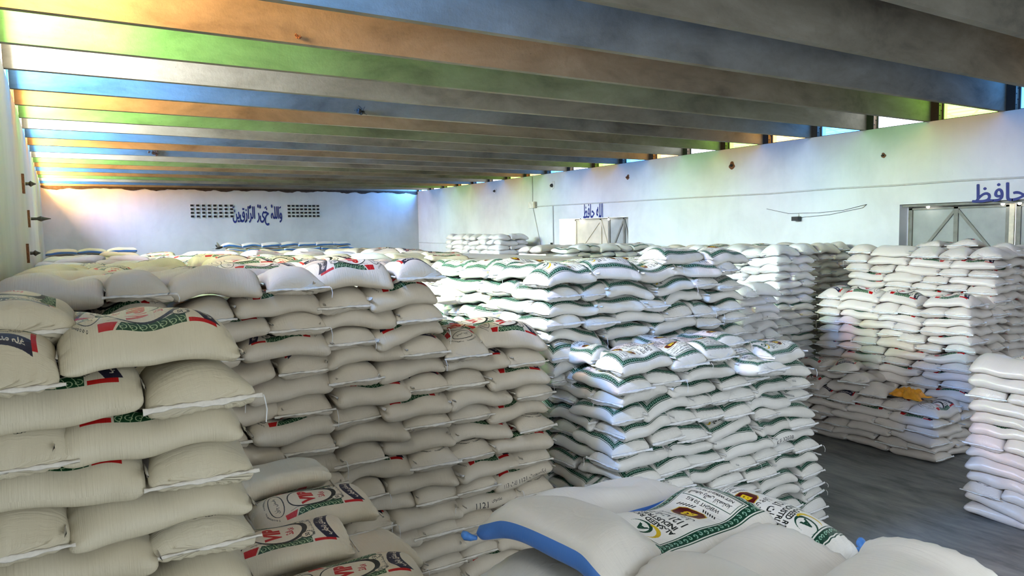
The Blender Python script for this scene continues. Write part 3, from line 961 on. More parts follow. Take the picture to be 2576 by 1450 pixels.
class Pile:
    def __init__(s, name, where, ztop, pitch, bounds, mat, group, res='mid', hem='hem', L=.80, W=.50, adj='white', jit=1.0, tails=.12, blank=.55):
        s.name, s.where, s.ztop, s.pitch, s.mat, s.group, s.res, s.hem = name, where, ztop, pitch, mat, group, res, hem
        s.L, s.W, s.adj, s.jit, s.tails, s.blank = L, W, adj, jit, tails, blank
        s.field = Field(*bounds)
        s.items = []
    def add(s, layer, x, y, yaw, label, **kw):
        d = dict(layer=layer, x=x, y=y, yaw=yaw, label=label)
        d.update(kw)
        s.items.append(d)
    # a row of sacks along a face: pattern of S (long side showing) and H (sewn end showing)
    def row(s, layer, face, plane, a, b, pattern, rownum, **kw):
        tot = sum(s.L if c == 'S' else s.W for c in pattern)
        k = (b - a) / tot
        p = a
        for i, c in enumerate(pattern):
            if c == '_':
                continue
            wd = (s.L if c == 'S' else s.W) * k
            m = p + wd / 2
            p += wd
            depth = (s.W if c == 'S' else s.L) / 2
            if face == 'front':
                x, y, yaw = m, plane + depth, (0 if c == 'S' else math.pi / 2)
            else:
                x, y, yaw = plane + depth, m, (math.pi / 2 if c == 'S' else 0)
            look = 'lying side-on' if c == 'S' else 'end-on'
            lab = f"{s.adj} sack {look}, {ORD[i + 1]} in {ORD[rownum]} row down, {face if face == 'front' else 'side'} of {s.where}"
            s.add(layer, x, y, yaw, lab, L=min(s.L * 1.06, s.L * max(.92, k) if c == 'S' else s.L), W=s.W * (max(.94, min(1.08, k)) if c == 'H' else 1), **{**({'flip': bool(rng.random() < (s.blank + .3 if c == 'H' else s.blank))}), **kw})
    def build(s):
        s.items.sort(key=lambda d: -d['layer'])
        F = s.field
        out = []
        i = 0
        while i < len(s.items):
            lay = s.items[i]['layer']
            zc = s.ztop - s.pitch * (lay + .5)
            bottom = zc - s.pitch / 2
            R = F.residual(bottom) if bottom > .08 else np.zeros_like(F.h)
            newH = np.full_like(F.h, -99.0)
            while i < len(s.items) and s.items[i]['layer'] == lay:
                out.append(s.sack(s.items[i], zc, R, newH))
                i += 1
            F.h = np.where(newH > -90, newH, F.h)
        return out
    def core(s, x0, y0, x1, y1, top):
        """the sacks deep inside the pile that nothing shows of, as one mass"""
        o = MB().box(x0, y0, 0, x1, y1, top).build('inner_sacks', M['tan'])
        o['kind'] = 'stuff'
        o['label'] = 'hidden inner sacks that fill ' + s.where
        o['category'] = 'sacks'
    def sack(s, d, zc, R, newH):
        na, nphi = RES[d.get('res', s.res)]
        top = d.get('top', False)
        L = d.get('L', s.L) * (1 + .035 * rng.normal() * s.jit * .7)
        W = d.get('W', s.W) * (1 + .03 * rng.normal() * s.jit * .7)
        T = d.get('T', s.pitch * (1.32 if top else 1.13)) * (1 + .05 * rng.normal() * s.jit)
        j = s.jit * d.get('jit', 1.0)
        x, y = d['x'] + .014 * rng.normal() * j, d['y'] + .018 * rng.normal() * j
        yaw = d['yaw'] + .050 * rng.normal() * j + (math.pi if rng.random() < .5 and not d.get('fix') else 0)
        n = 2.15 if top else 2.55
        sx, sz = section(nphi, n, .36)
        if d.get('flip', (rng.random() < s.blank and not d.get('fix'))):             # printed face turned down
            sx, sz = -sx, -sz
        a = np.linspace(-1, 1, na)
        a = np.sign(a) * (1 - (1 - np.abs(a)) ** 1.25)
        e = np.abs(a)
        th = np.clip(1 - e ** d.get('blunt', 7.0), 0, 1) ** .52
        asym = 1 + .06 * rng.normal() * a
        wv = .5 * W * (.96 + .13 * smoothstep((e - .55) / .45)) * (1 + .015 * np.sin(3 * a + rng.random() * 6))
        A = np.repeat(a[:, None], nphi, 1)
        lx = A * L / 2
        ly = wv[:, None] * (sx[None, :] * (th[:, None] ** .12) )
        lump = 1 + .05 * np.sin(4.2 * A + rng.random() * 6 + 2.2 * sx[None, :]) + .04 * np.sin(7 * A + 3 * sx[None, :] + rng.random() * 6)
        lz = sz[None, :] * (th * asym)[:, None] * lump * T / 2
        if top:
            lz = np.where(lz < 0, lz * .8, lz * 1.08)
        # pull-in of the cloth at the long edges and small puckers along the sewn ends
        pk = smoothstep((np.abs(A) - .72) / .28)
        ph1, ph2 = rng.random() * 6, rng.random() * 6
        lz = lz + pk * (.011 if top else .006) * np.sin(26 * sx[None, :] + ph1) * np.sign(sz[None, :]) * (th[:, None] ** .5)
        ly = ly + .012 * np.sin(2.2 * A + ph2) * j
        c_, s_ = math.cos(yaw), math.sin(yaw)
        Xw, Yw = x + lx * c_ - ly * s_, y + lx * s_ + ly * c_
        mid = s.field.sample(R, Xw, Yw)
        sag = -.020 * np.abs(A) ** 3 * rng.random() +   .018 * np.sin(2.0 * A + rng.random() * 6) * j
        tilt = (d.get('tilt', 0) + .030 * rng.normal() * j) * lx + (d.get('roll', 0) + .035 * rng.normal() * j) * ly
        zoff = zc + .95 * mid + sag + tilt + d.get('dz', 0) + (T - s.pitch) * .35
        Zw = zoff + lz
        zmin = Zw.min()
        if zmin < .004:
            Zw = np.maximum(Zw, .004)
        up = sz > -.2
        s.field.deposit(Xw[:, up], Yw[:, up], Zw[:, up], newH)
        quad, uv = topo(na, nphi)
        mat = M[d.get('mat', s.mat if not isinstance(s.mat, (list, tuple)) else s.mat[int(rng.integers(len(s.mat)))])]
        org = np.array([x, y, zc - s.pitch / 2])
        co = np.stack([Xw, Yw, Zw], -1).reshape(-1, 3) - org
        name = d.get('name', s.name)
        me = fast_mesh(name, co, quad, mat, uv)
        o = bpy.data.objects.new(name, me)
        COL.objects.link(o)
        o.location = org
        tag(o, d['label'], 'sack', s.group)
        # sewn hems: a flat tape past each end that shows
        if s.res != 'far' and d.get('hems', True):
            order = np.argsort(sx * (1 if True else 1))
            half = order[sz[order] >= 0] if (sz >= 0).sum() else order
            nb = 14 if s.res == 'mid' else 26
            bb = np.linspace(-1, 1, nb)
            for end in (0, -1):
                dirx = -1.0 if end == 0 else 1.0
                ex, ey = math.cos(yaw) * dirx, math.sin(yaw) * dirx
                if ey > .5 and abs(ex) < .8:                    # far end of an end-on sack: inside the pile
                    if not top:
                        continue
                if ex > .5 and abs(ey) < .5 and d.get('hide_far_hem'):
                    continue
                k = 0 if end == 0 else na - 1
                wq = wv[k]
                ex0 = .5 * L * dirx
                yy = bb * wq * 1.03 + .012 * math.sin(2.2 * a[k] + ph2) * j
                px, py = x + ex0 * c_ - yy * s_, y + ex0 * s_ + yy * c_
                zz = np.interp(yy, np.sort(ly[k]), zoff[k][np.argsort(ly[k])])
                hw = .009 if s.res == 'mid' else .0065
                dr = -.012 * rng.random() - .003 + .006 * np.sin(5 * bb + rng.random() * 6)
                rows = []
                for t, th_ in ((-.35, .010 if s.res == 'mid' else .007), (.15, .0045), (1.0, .0022)):
                    qx, qy = px + ex * hw * t, py + ey * hw * t
                    qz = zz + dr * max(t, 0) + .003 * np.sin(19 * bb + 3 * t + ph1)
                    rows.append((qx, qy, qz, th_))
                V = []
                for qx, qy, qz, t_ in rows:
                    V.append(np.stack([qx, qy, qz + t_], -1))
                for qx, qy, qz, t_ in rows[::-1]:
                    V.append(np.stack([qx, qy, qz - t_], -1))
                V = np.stack(V)                                          # 6 x nb x 3 loop
                m6 = len(V)
                vi, vj = np.meshgrid(np.arange(m6), np.arange(nb - 1), indexing='ij')
                q = np.stack([vi * nb + vj, vi * nb + vj + 1, ((vi + 1) % m6) * nb + vj + 1, ((vi + 1) % m6) * nb + vj], -1).reshape(-1, 4)
                hm = fast_mesh('stitched_hem', V.reshape(-1, 3) - org, q, M[s.hem])
                ho = bpy.data.objects.new('stitched_hem', hm)
                COL.objects.link(ho)
                ho.parent = o
                if d.get('ears') and d['ears'] == ('s' if end == 0 else 'e'):
                    for q_ in (0, nb - 1):
                        c0 = Vector((float(px[q_]), float(py[q_]), float(zz[q_]))) - Vector(org)
                        o1 = Vector((ex, ey, 0)); o2 = Vector((-ey, ex, 0)) * (1 if q_ else -1) * (1 if end else -1)
                        o2 = Vector((-s_, c_, 0)) * (1 if q_ else -1)
                        MB().tube([c0 - o1 * .035 - o2 * .03, c0 - o1 * .01 - o2 * .01, c0 + o1 * .012 + o2 * .008 + Vector((0, 0, .008)), c0 + o1 * .028 + o2 * .014 + Vector((0, 0, .014)), c0 + o1 * .036 + o2 * .016 + Vector((0, 0, .008))], [.010, .018, .024, .018, .004], 9).build('blue_ear', M['blue_tape'], o, True)
                if rng.random() < s.tails:
                    c0 = Vector((float(px[-1 if rng.random() < .5 else 0]), float(py[0]), float(zz[0])))
                    c0 = Vector((float(px[0]), float(py[0]), float(zz[0]))) - Vector(org) + Vector((ex * .02, ey * .02, 0))
                    ln = .05 + .12 * rng.random()
                    MB().tube([c0, c0 + Vector((ex * .015, ey * .015 - .004, -.01)), c0 + Vector((ex * .02 + .006, ey * .02 - .008, -ln * .5)), c0 + Vector((ex * .02, ey * .02 - .008, -ln))], .0028, 4).build('thread_tail', M['thread'], o)
        return o

# ---- A: the pile nearest the camera, against the left wall
A = Pile('cream_rice_sack', 'near cream pile', EYE - .445, .168, (-.42, 3.4, .72, 6.0), 'olive', 'cream printed sacks of the near pile', 'fg', 'hem_cream', .79, .47, 'cream', .8, .1)
for r in range(0, 10):
    if r % 2 == 0:
        A.row(r, 'front', 3.4, -.46, .69, 'HS', r + 1, hide_far_hem=False)
    else:
        A.row(r, 'front', 3.4, -.46, .72, 'SH', r + 1)
for r in (0, 1, 2, 3):
    for i, y in enumerate((4.25, 4.75, 5.25)):
        for jx, x in enumerate((-.02, .42) if r % 2 else (.30,)):
            if r < 2:
                A.add(r, x if r % 2 == 0 else x, y, 0 if r % 2 == 0 else math.pi / 2, f"cream sack behind the front, {ORD[i + 1]} line back, {ORD[jx + 1]} across, {ORD[r + 1]} layer, {A.where}", top=(r == 0), dz=-.04 * i if r == 0 else 0, flip=False)
A.add(-1, -.19, 4.02, math.pi / 2, 'printed sack on top at the wall end of the near cream pile', top=True, flip=False, fix=True, dz=-.075, jit=.3)
for d in A.items:
    if d['layer'] == 0 and d['y'] < 3.8:
        d['top'] = True
        d['flip'] = False
        d['blunt'] = 5.0
    if d['layer'] == 2 and d['y'] < 3.8:
        d['flip'] = False
A.build()

# ---- B: the long cream pile behind it, four brick-bonded bays wide
B = Pile('printed_rice_sack', 'long cream pile', EYE - .345, .1765, (-.46, 6.2, 4.5, 13.0), 'cream', 'cream printed sacks of the long pile', 'mid', 'hem_cream', .80, .50, 'cream', 1.0, .25, .38)
for r in range(0, 22):
    lean = .012 * r
    B0 = ['SH', 'HS']
    if r < 7:
        B.row(r, 'front', 6.2, -.45, .72, B0[r % 2], r + 1)
    if r < 12:
        q = []
        n0 = len(B.items)
        B.row(r, 'front', 6.2, .73 + lean, 1.95 + lean, B0[r % 2], r + 1)
        for d in B.items[n0:]:
            d['label'] = d['label'].replace('front of', 'second bay of')
    n0 = len(B.items)
    B.row(r, 'front', 6.2, 1.90 + lean, 3.10 + lean, B0[r % 2], r + 1)
    for d in B.items[n0:]:
        d['label'] = d['label'].replace('front of', 'third bay of')
    if r >= 4:
        n0 = len(B.items)
        B.row(r, 'front', 6.2, 3.06 + lean, 4.30 + lean * .6, B0[(r + 1) % 2], r - 3)
        for d in B.items[n0:]:
            d['label'] = d['label'].replace('front of', 'last low bay of')
# printed tops of the low bay
for i, y in enumerate((6.95, 7.45)):
    for jx, x in enumerate((3.55, 4.15)):
        B.add(4, x, y, .05, f"printed sack face up, {ORD[i + 1]} line back, {ORD[jx + 1]} across, last low bay", top=True, flip=False, mat='cream')
# top of the long pile, row behind row
zoff = 0
for i in range(14):
    y = 7.0 + i * (.52 if i < 6 else .62)
    xs = (.06, .86, 1.64, 2.42) if i % 2 == 0 else (-.10, .44, 1.02, 1.62, 2.2, 2.75)
    for jx, x in enumerate(xs):
        B.add(0, x + .05 * rng.normal(), y, (0 if i % 2 == 0 else math.pi / 2) + .12 * rng.normal(), f"sack on the top, {ORD[i + 1]} line back, {ORD[jx + 1]} across, long pile",
              top=True, dz=.02 * rng.normal() + (.045 if x > 1.3 and i < 6 else 0) - .012 * max(0, i - 4), flip=bool(rng.random() < (.75 if x < 1.0 else .15)), mat='cream', jit=1.5, res='mid' if i < 5 else 'far', hems=i < 4)
for d in B.items:
    if d['layer'] == 0 and d['y'] < 6.7:
        d['top'] = True
        d['mat'] = 'cream'
        d['flip'] = bool(d['x'] < 1.9)
    if d['x'] > 3.1 and d['y'] < 6.5 and 'side-on' in d['label'] and d['layer'] in (12, 13):
        d.update(mat='cream_a' if d['layer'] == 12 else 'cream_b', fix=True, flip=False)
        d['label'] = d['label'].replace('cream sack', 'hand-inked cream sack').replace(' lying', '')
    if d['layer'] == 4 and d['x'] > 3.1 and d['y'] < 6.8:
        d.update(top=True, flip=False, mat='cream')
B.build()

# ---- N: the low run of printed sacks between A and B
N = Pile('printed_floor_sack', 'low run of printed sacks', EYE - 1.86, .17, (.4, 2.6, 2.0, 6.1), 'cream_lit', 'cream printed sacks of the low run', 'fg', 'hem_cream', .86, .56, 'cream', .8, .1)
def nsack(layer, x, y, yaw, lab, **kw):
    kw.setdefault('flip', False)
    N.add(layer, x + .10, y, yaw, lab, top=True, fix=True, **kw)
nsack(0, 1.22, 5.72, -.05, 'blank tan sack at the back of the low run, against the long pile', flip=True)
nsack(1, 1.40, 5.25, math.pi - .06, 'printed sack face up, farthest of the low run, beside the long pile', dz=.04)
nsack(1, 1.02, 4.72, math.pi - .10, 'printed sack face up with its red letters sideways, second in the low run', dz=.02)
nsack(2, 1.50, 4.72, math.pi + .10, 'blank cream sack at the aisle edge of the low run', flip=True, dz=.0)
nsack(2, 1.32, 4.15, math.pi - .22, 'printed sack lying askew in the middle of the low run', dz=.11)
nsack(2, .80, 3.95, math.pi / 2 + .25, 'printed sack with upright red letters in the low run, beside the near pile', dz=.10)
nsack(3, 1.10, 3.56, math.pi - .35, 'printed sack showing its dark banner at the front of the low run', dz=.16)
nsack(3, 1.52, 3.52, math.pi / 2 + .45, 'printed sack with big upright red letters, nearest of the low run at the aisle edge', dz=.18)
nsack(5, .95, 3.0, math.pi / 2, 'printed sack at the foot of the low run, half hidden under the near pile', dz=.05)
for lay, x, y in ((2, 1.25, 5.6), (3, 1.2, 5.1), (4, 1.4, 4.4), (5, 1.5, 3.7), (6, 1.6, 3.3), (7, 1.55, 3.0), (3, 1.55, 5.7), (4, 1.55, 5.2)):
    N.add(lay, x, y, math.pi / 2, f"lower cream sack of the low run, {ORD[lay + 1]} layer down, {'far' if y > 5 else 'middle' if y > 4 else 'near'} {'aisle' if x > 1.5 else 'inner'} part")
N.build()

# ---- C: green-bordered pile beside the aisle, and D, its raised rear part
C = Pile('bordered_rice_sack', 'front bordered pile', EYE - 1.40, .175, (5.0, 5.83, 8.8, 6.9), 'border', 'green-bordered sacks of the front pile', 'mid', 'hem', .84, .50, 'green-bordered', 1.15, .3)
PA = ['SHSSH', 'HHSHHHH', 'SSHHS', 'HSHHHSH', 'SHHHSH', 'HHHSSH', 'SHSHHH', 'HSSSH']
for r in range(0, 16):
    xe = 8.16 + .038 * r
    pat = PA[(r + r // 5) % 8]
    if r % 2 == 0 and pat[0] != 'S':
        pat = pat[::-1] if pat[-1] == 'S' else 'S' + pat[1:]
    if r % 2 == 1 and pat[0] != 'H':
        pat = pat[::-1] if pat[-1] == 'H' else 'H' + pat[1:]
    if r == 7:
        pat = 'HHHSS'
    if r == 0:
        C.row(0, 'front', 5.83, 5.0, 6.85, 'SHH', 1, top=True, flip=False)
    elif r == 1:
        C.row(1, 'front', 5.83, 5.0, 7.75, 'HHSHH', 2, top=False)
    else:
        C.row(r, 'front', 5.83, 5.0, xe, pat, r + 1)
    # left face
    y0 = 5.83 + (.50 if pat[0] == 'S' else .86)
    if r < 13:
        C.row(r, 'left', 5.0, y0, y0 + (1.34 if r % 2 else 1.30), 'SH' if r % 2 == 0 else 'HS', r + 1)
for jx, (x, y, ly, yw) in enumerate([(5.55, 6.45, 0, .06), (6.30, 6.62, 0, 1.50), (6.95, 6.42, 0, 1.62), (7.05, 5.95, 1, 1.60), (7.55, 6.45, 1, 1.50), (7.75, 6.05, 1, .10), (8.05, 6.50, 1, 1.60)]):
    C.add(ly, x, y, yw, f"bordered sack face up with emblem, {ORD[jx + 1]} along the flat top of {C.where}", top=True, flip=False, W=.54)
for d in C.items:
    if d['layer'] == 7 and d['y'] < 6.2 and d['x'] > 7.9:
        d.update(mat='border_c', fix=True, flip=False)
    if d['layer'] == 0 or (d['layer'] == 1 and d['x'] > 6.85) or (d['layer'] == 2 and d['x'] > 7.8 and d['y'] < 6.5):
        d['top'] = True
        d['flip'] = False
C.build()

D = Pile('bordered_stack_sack', 'raised bordered pile', EYE - .47, .175, (4.8, 6.8, 8.3, 10.2), 'border', 'green-bordered sacks of the raised pile', 'mid', 'hem', .84, .50, 'green-bordered', 1.15, .3)
for r in range(0, 8):
    xe = 8.0 + .03 * r
    pat = ['SSSSH', 'HHSSHH', 'SSHSS', 'HHSHHH', 'SSSHH', 'HHHSSH', 'SHSSS', 'HHHHSH'][r]
    D.row(r, 'front', 6.8, 4.8, xe, pat, r + 1)
    y0 = 6.8 + (.50 if pat[0] == 'S' else .86)
    D.row(r, 'left', 4.8, y0, 10.1, ['SHSSH', 'HHSHH', 'SHSSH', 'HSHHS', 'SSHS', 'HSSHH', 'SHSHS', 'HSHSH'][r], r + 1)
for d in D.items:
    if d['layer'] == 0:
        d['top'] = True
        d['flip'] = False
for i, y in enumerate((7.55, 8.1, 8.7)):
    for jx, x in enumerate((5.9, 6.75, 7.6) if i % 2 == 0 else (5.6, 6.2, 6.8, 7.4, 7.95)):
        D.add(0, x, y, (0 if i % 2 == 0 else 1.57) + .1 * rng.normal(), f"bordered sack face up, {ORD[i + 2]} line back, {ORD[jx + 1]} across, on {D.where}", top=True, flip=False, mat='border', hems=i < 2)
D.add(-1, 7.05, 7.12, .14, 'bordered sack perched high with its emblem showing, near the aisle end of the raised pile', top=True, flip=False, dz=-.05)
D.add(-1, 7.86, 7.10, .02, 'green-bordered sack perched highest at the aisle end of the raised pile', top=True, flip=True, dz=-.05)
D.build()

# ---- plain domed sacks spread over the low ground behind D, as far as the far white stack
MP = Pile('plain_tan_sack', 'broad plain spread', EYE - .82, .17, (4.8, 9.2, 12, 21), ['tan', 'tan', 'plain'], 'plain sacks spread behind the raised pile', 'far', 'hem', .82, .52, 'plain', 1.6)
for i in range(15):
    y = 9.45 + i * .60 + .012 * i * i
    x0 = 4.9 + max(0, i - 4) * .32
    for jx in range(7 if i < 12 else 9):
        x = x0 + jx * .78 + .2 * (i % 2)
        if (y < 14 and x > 9.6) or x > 12.1:
            continue
        MP.add(0, x, y, (0 if (i + jx) % 3 else 1.57) + .15 * rng.normal(), f"plain domed sack, {ORD[i + 1]} line back, {ORD[jx + 1]} across, in the plain spread", top=True, flip=True, dz=.03 * rng.normal(), mat='cream' if (i == 1 and jx == 2) else ('tan' if rng.random() < .7 else 'plain'))
MP.build()

# ---- E: grey-shaded white piles before the right wall, in three steps
E1 = Pile('white_rice_sack', 'low white pile step', EYE - 1.13, .158, (10.4, 8.77, 11.5, 9.7), 'border', 'white sacks of the stepped pile', 'mid', 'hem', .80, .46, 'white', .9, .1)
for r in range(12):
    E1.row(r, 'front', 8.77, 10.4, 11.45, 'HS' if r % 2 == 0 else 'SH', r + 1, flip=True, mat='plain', top=(r == 0))
    E1.row(r, 'left', 10.4, 9.27 if r % 2 else 9.6, 10.5, 'SH', r + 1, flip=True, mat='plain' if r % 3 else 'border')
E1.build()
E2 = Pile('white_stack_sack', 'tall white pile', EYE - .46, .160, (12.5, 9.6, 16.2, 14.0), 'plain', 'white sacks of the tall pile', 'mid', 'hem', .80, .48, 'white', .8, .1)
for r in range(15):
    E2.row(r, 'front', 9.6, 12.5, 13.72, 'SH' if r % 2 == 0 else 'HS', r + 1, mat='border' if r in (7, 11) else 'plain', top=(r == 0))
    if r < 7:
        E2.row(r, 'left', 12.5, 10.1 if r % 2 == 0 else 10.42, 13.8, ['HHHHHHH', 'SHSHS', 'HHHHHHH', 'SSHS', 'HHSHH', 'SHHHS', 'SSHH'][r], r + 1, mat='border' if r == 1 else 'plain', top=(r == 0))
for i, (y, xs) in enumerate([(10.3, (13.3,)), (10.9, (13.5, 14.3, 15.1)), (11.5, (13.6, 14.4, 15.3)), (12.1, (13.5, 14.3, 15.1)), (12.9, (13.6, 14.4, 15.2)), (13.5, (13.5, 14.3))]):
    for jx, x in enumerate(xs):
        E2.add(0, x, y, .2 * rng.normal(), f"plain sack on the flat top, {ORD[i + 1]} line back, {ORD[jx + 1]} across, of {E2.where}", top=True, mat='tan' if (i + jx) % 3 else 'border', flip=True, dz=.02 * rng.normal() + .03)
E2.build()
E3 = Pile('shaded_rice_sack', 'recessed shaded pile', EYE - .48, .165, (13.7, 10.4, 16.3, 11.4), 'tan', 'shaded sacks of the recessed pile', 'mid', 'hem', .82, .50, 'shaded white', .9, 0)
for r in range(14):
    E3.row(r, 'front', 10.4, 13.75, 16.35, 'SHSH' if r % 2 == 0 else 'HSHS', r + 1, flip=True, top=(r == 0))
E3.build()

# ---- F, G, H: the glossy printed pile at the right, stepping down to the aisle
Fp = Pile('glossy_rice_sack', 'top step of glossy pile', EYE - .50, .158, (14.45, 6.4, 15.9, 9.4), 'gloss', 'glossy sacks of the top step', 'mid', 'hem', .84, .50, 'glossy', .9, .1)
for r in range(15):
    if r < 8:
        Fp.row(r, 'left', 14.45, 6.4 + (0 if r < 90 else 0), 9.35, ['HHHSH', 'SSSH', 'HHSHH', 'SHSS', 'HHHHS', 'SSHS', 'HHSHH', 'SSSH'][r], r + 1, top=(r == 0))
    Fp.row(r, 'front', 6.4, 15.2 if r % 2 == 0 else 14.95, 16.3, 'HS' if r % 2 == 0 else 'SH', r + 1, top=(r == 0), flip=True)
for i, (x, y) in enumerate([(15.3, 7.3), (15.35, 7.9), (15.4, 8.5), (15.9, 7.0)]):
    Fp.add(-1 if i < 2 else 0, x, y, .1, f"printed sack lying on the top, {ORD[i + 1]} line back, before the big grey door", top=True, flip=False, dz=-.03)
Fp.build()
Gp = Pile('glossy_printed_sack', 'middle step of glossy pile', EYE - 1.36, .166, (13.6, 6.4, 14.5, 9.5), 'gloss', 'glossy sacks of the middle step', 'mid', 'hem', .84, .50, 'glossy', .9, .1)
for r in range(13):
    Gp.row(r, 'left', 13.6, 6.4, 9.45, ['SSSH', 'HHHHSH', 'SSSH', 'HHHSHH', 'SHHSH', 'HHSHS', 'SSHHH', 'HHHSH', 'SSHS', 'HHSHH', 'SHHSH', 'HHSS', 'SHSH'][r], r + 1, top=(r == 0), flip=False if r in (0, 4, 7, 10) else bool(r % 2))
    Gp.row(r, 'front', 6.4, 14.1 if r % 2 == 0 else 14.42, 14.9, 'S' if r % 2 == 0 else 'H', r + 1, flip=True)
Gp.build()
Hp = Pile('floor_step_sack', 'bottom step of glossy pile', EYE - 3.24, .160, (12.75, 6.5, 13.7, 9.6), 'gloss', 'glossy sacks of the bottom step', 'mid', 'hem', .86, .52, 'grey-white', 1.0, .1)
for r in range(6):
    Hp.row(r, 'left', 12.75, 6.5, 9.6, ['HHHHHH', 'SSSH', 'HHSHH', 'SSHS', 'HHSHH', 'SSSH'][r], r + 1, top=(r == 0), flip=not (r < 2))
    Hp.row(r, 'front', 6.5, 13.6 if r % 2 == 0 else 13.27, 14.5, 'SH' if r % 2 == 0 else 'SH', r + 1, flip=True, top=(r == 0))
for i, (ly, x, y, yw, fl) in enumerate([(-1, 13.15, 7.75, .1, True), (-1, 13.1, 8.3, 1.5, True), (-1, 13.05, 9.0, .05, False), (-2, 13.2, 8.15, .15, True), (-2, 13.15, 8.75, 1.6, True), (-3, 13.25, 8.5, .35, False), (-3, 13.2, 9.1, 1.2, False), (-2, 13.1, 9.35, .1, True)]):
    Hp.add(ly, x, y, yw, f"{'blank' if fl else 'printed'} sack heaped on the bottom step, {ORD[i + 1]} towards the far end of glossy pile", top=True, flip=fl)
Hp.build()

# ---- I: white pile at the right edge of the aisle
Ip = Pile('aisle_edge_sack', 'white aisle-edge pile', EYE - 1.95, .173, (10.9, 3.3, 11.9, 5.2), 'gloss', 'white sacks of the pile at the aisle edge', 'mid', 'hem', .86, .52, 'lilac-white', .9, .1)
for r in range(13):
    Ip.row(r, 'left', 10.9, 3.40, 5.15, 'SS' if r % 2 else 'HSH' if r % 4 else 'HHS', r + 1, top=(r == 0), flip=(r not in (5, 10)))
for i, (x, y) in enumerate([(11.75, 4.5), (11.9, 3.9), (11.3, 3.7)]):
    Ip.add(0 if i < 2 else -1, x, y, 1.6, f"sack lying on the top, {ORD[i + 1]} towards the viewer, of {Ip.where}", top=True, flip=(i != 0))
Ip.build()

# ---- K: pile before the small distant door; L: the far white stack
Kp = Pile('distant_bordered_sack', 'distant bordered pile', EYE - .47, .17, (12.2, 17.0, 16.3, 19.5), ['plain', 'border', 'plain'], 'sacks before the distant door', 'far', 'hem', .84, .52, 'white', 1.2)
for r in range(4):
    Kp.row(r, 'front', 17.0, 12.6, 16.3, 'HHHSHSH' if r == 0 else 'HHHHHHHH' if r == 1 else 'SHSHSH', r + 1, top=(r == 0))
for i in range(2):
    for jx in range(5):
        Kp.add(0, 12.6 + jx * .82, 18.15 + i * .6, .1, f"plain sack on the flat top, {ORD[i + 1]} line back, {ORD[jx + 1]} across, of {Kp.where}", top=True, mat='tan')
Kp.build()
Lp = Pile('far_white_sack', 'far white stack', EYE - .10, .188, (14.5, 24.0, 15.9, 28.5), 'plain', 'sacks of the far white stack', 'far', 'hem', .84, .50, 'white', 1.0)
for r in range(7):
    Lp.row(r, 'front', 24.0, 14.5, 15.9, 'SH' if r % 2 else 'HS', r + 1, top=(r == 0))
    Lp.row(r, 'left', 14.5, 24.5 if r % 2 else 24.86, 28.6, 'HHSHSH' if r % 2 else 'SHHSH', r + 1, top=(r == 0))
Lp.build()

# ---- blue-edged sacks along the back wall, and the low ground of sacks between
Q = Pile('far_floor_sack', 'far low ground', EYE - .50, .17, (-.4, 15.5, 12, 32), 'cream', 'sacks of the far low ground', 'far', 'hem', .86, .55, 'pale', 1.6)
for i, y in enumerate((16.0, 17.6, 19.4, 21.4, 24.0, 27.0)):
    for jx in range(9):
        x = .1 + jx * 1.0 * (1 + .05 * i) + .3 * (i % 2)
        Q.add(0, x, y, .3 * rng.normal(), f"pale sack on the far low ground, {ORD[i + 1]} line back, {ORD[jx + 1]} from the left wall", top=True, flip=bool(jx % 2), mat='cream' if jx % 3 else 'plain', dz=.02 * rng.normal(), W=.75, L=1.0)
Q.build()
R1 = Pile('blue_edged_sack', 'blue-edged row', EYE - .36, .17, (-.45, 29.5, 12, 35), 'blue', 'blue-edged sacks by the back wall', 'far', 'hem', 1.0, .55, 'blue-edged', 1.0)
for r in (0, 1):
    for jx in range(3):
        R1.add(r, .12 + jx * .92 + .12 * r, 30.0, .03, f"blue-edged sack, {ORD[jx + 1]} from the left wall, {'upper' if r == 0 else 'lower'} row before the back wall", top=(r == 0), L=.98, fix=True, flip=False)
    for jx in range(7):
        R1.add(r, 6.6 + jx * .84 + .2 * r, 34.2, .03, f"blue-edged sack, {ORD[jx + 1]} along the {'upper' if r == 0 else 'lower'} row under the long inscription", top=(r == 0), L=.92, fix=True, flip=False, dz=.04)
for i, (x, y) in enumerate([(2.6, 25.0), (3.6, 20.5)]):
    R1.add(0, x, y, .1, ('blue-edged sack on the far low ground, well before the back wall', 'blue-edged sack among the pale sacks behind the long cream pile')[i], top=True, fix=True, flip=False, dz=-.10)
R1.build()

# ---- P: blue-edged sacks at the viewer's feet
P_ = Pile('blue_edged_rice_sack', 'blue-edged pile', EYE - 1.52, .185, (1.8, 1.2, 3.6, 3.5), 'blue', 'blue-edged sacks of the nearest pile', 'fg', 'hem', .92, .58, 'blue-edged', .7, .0)
R = math.radians
P_.add(0, 2.14, 2.80, R(-81), 'plain sack with a broad blue edge at the inner corner of the blue-edged pile', top=True, fix=True, flip=False, L=.92, W=.60, ears='s', dz=.05, roll=-.10)
P_.add(0, 2.30, 1.95, R(-76), 'plain glossy sack nearest the viewer on the inner side of the blue-edged pile', top=True, fix=True, flip=False, W=.62, dz=.02)
P_.add(0, 2.66, 3.22, R(2), 'plump plain sack at the back of the blue-edged pile, highest of all', top=True, fix=True, flip=False, T=.28, dz=-.05, ears='s')
P_.add(0, 2.66, 2.64, R(186), 'blue-edged sack with green border and emblem turned up, in the middle of the pile', top=True, fix=True, flip=False, mat='blue_al', ears='e', T=.25)
P_.add(0, 2.62, 2.10, R(6), 'plain sack with a curved blue edge before the emblem sack', top=True, fix=True, flip=False, T=.26, dz=-.02, ears='s')
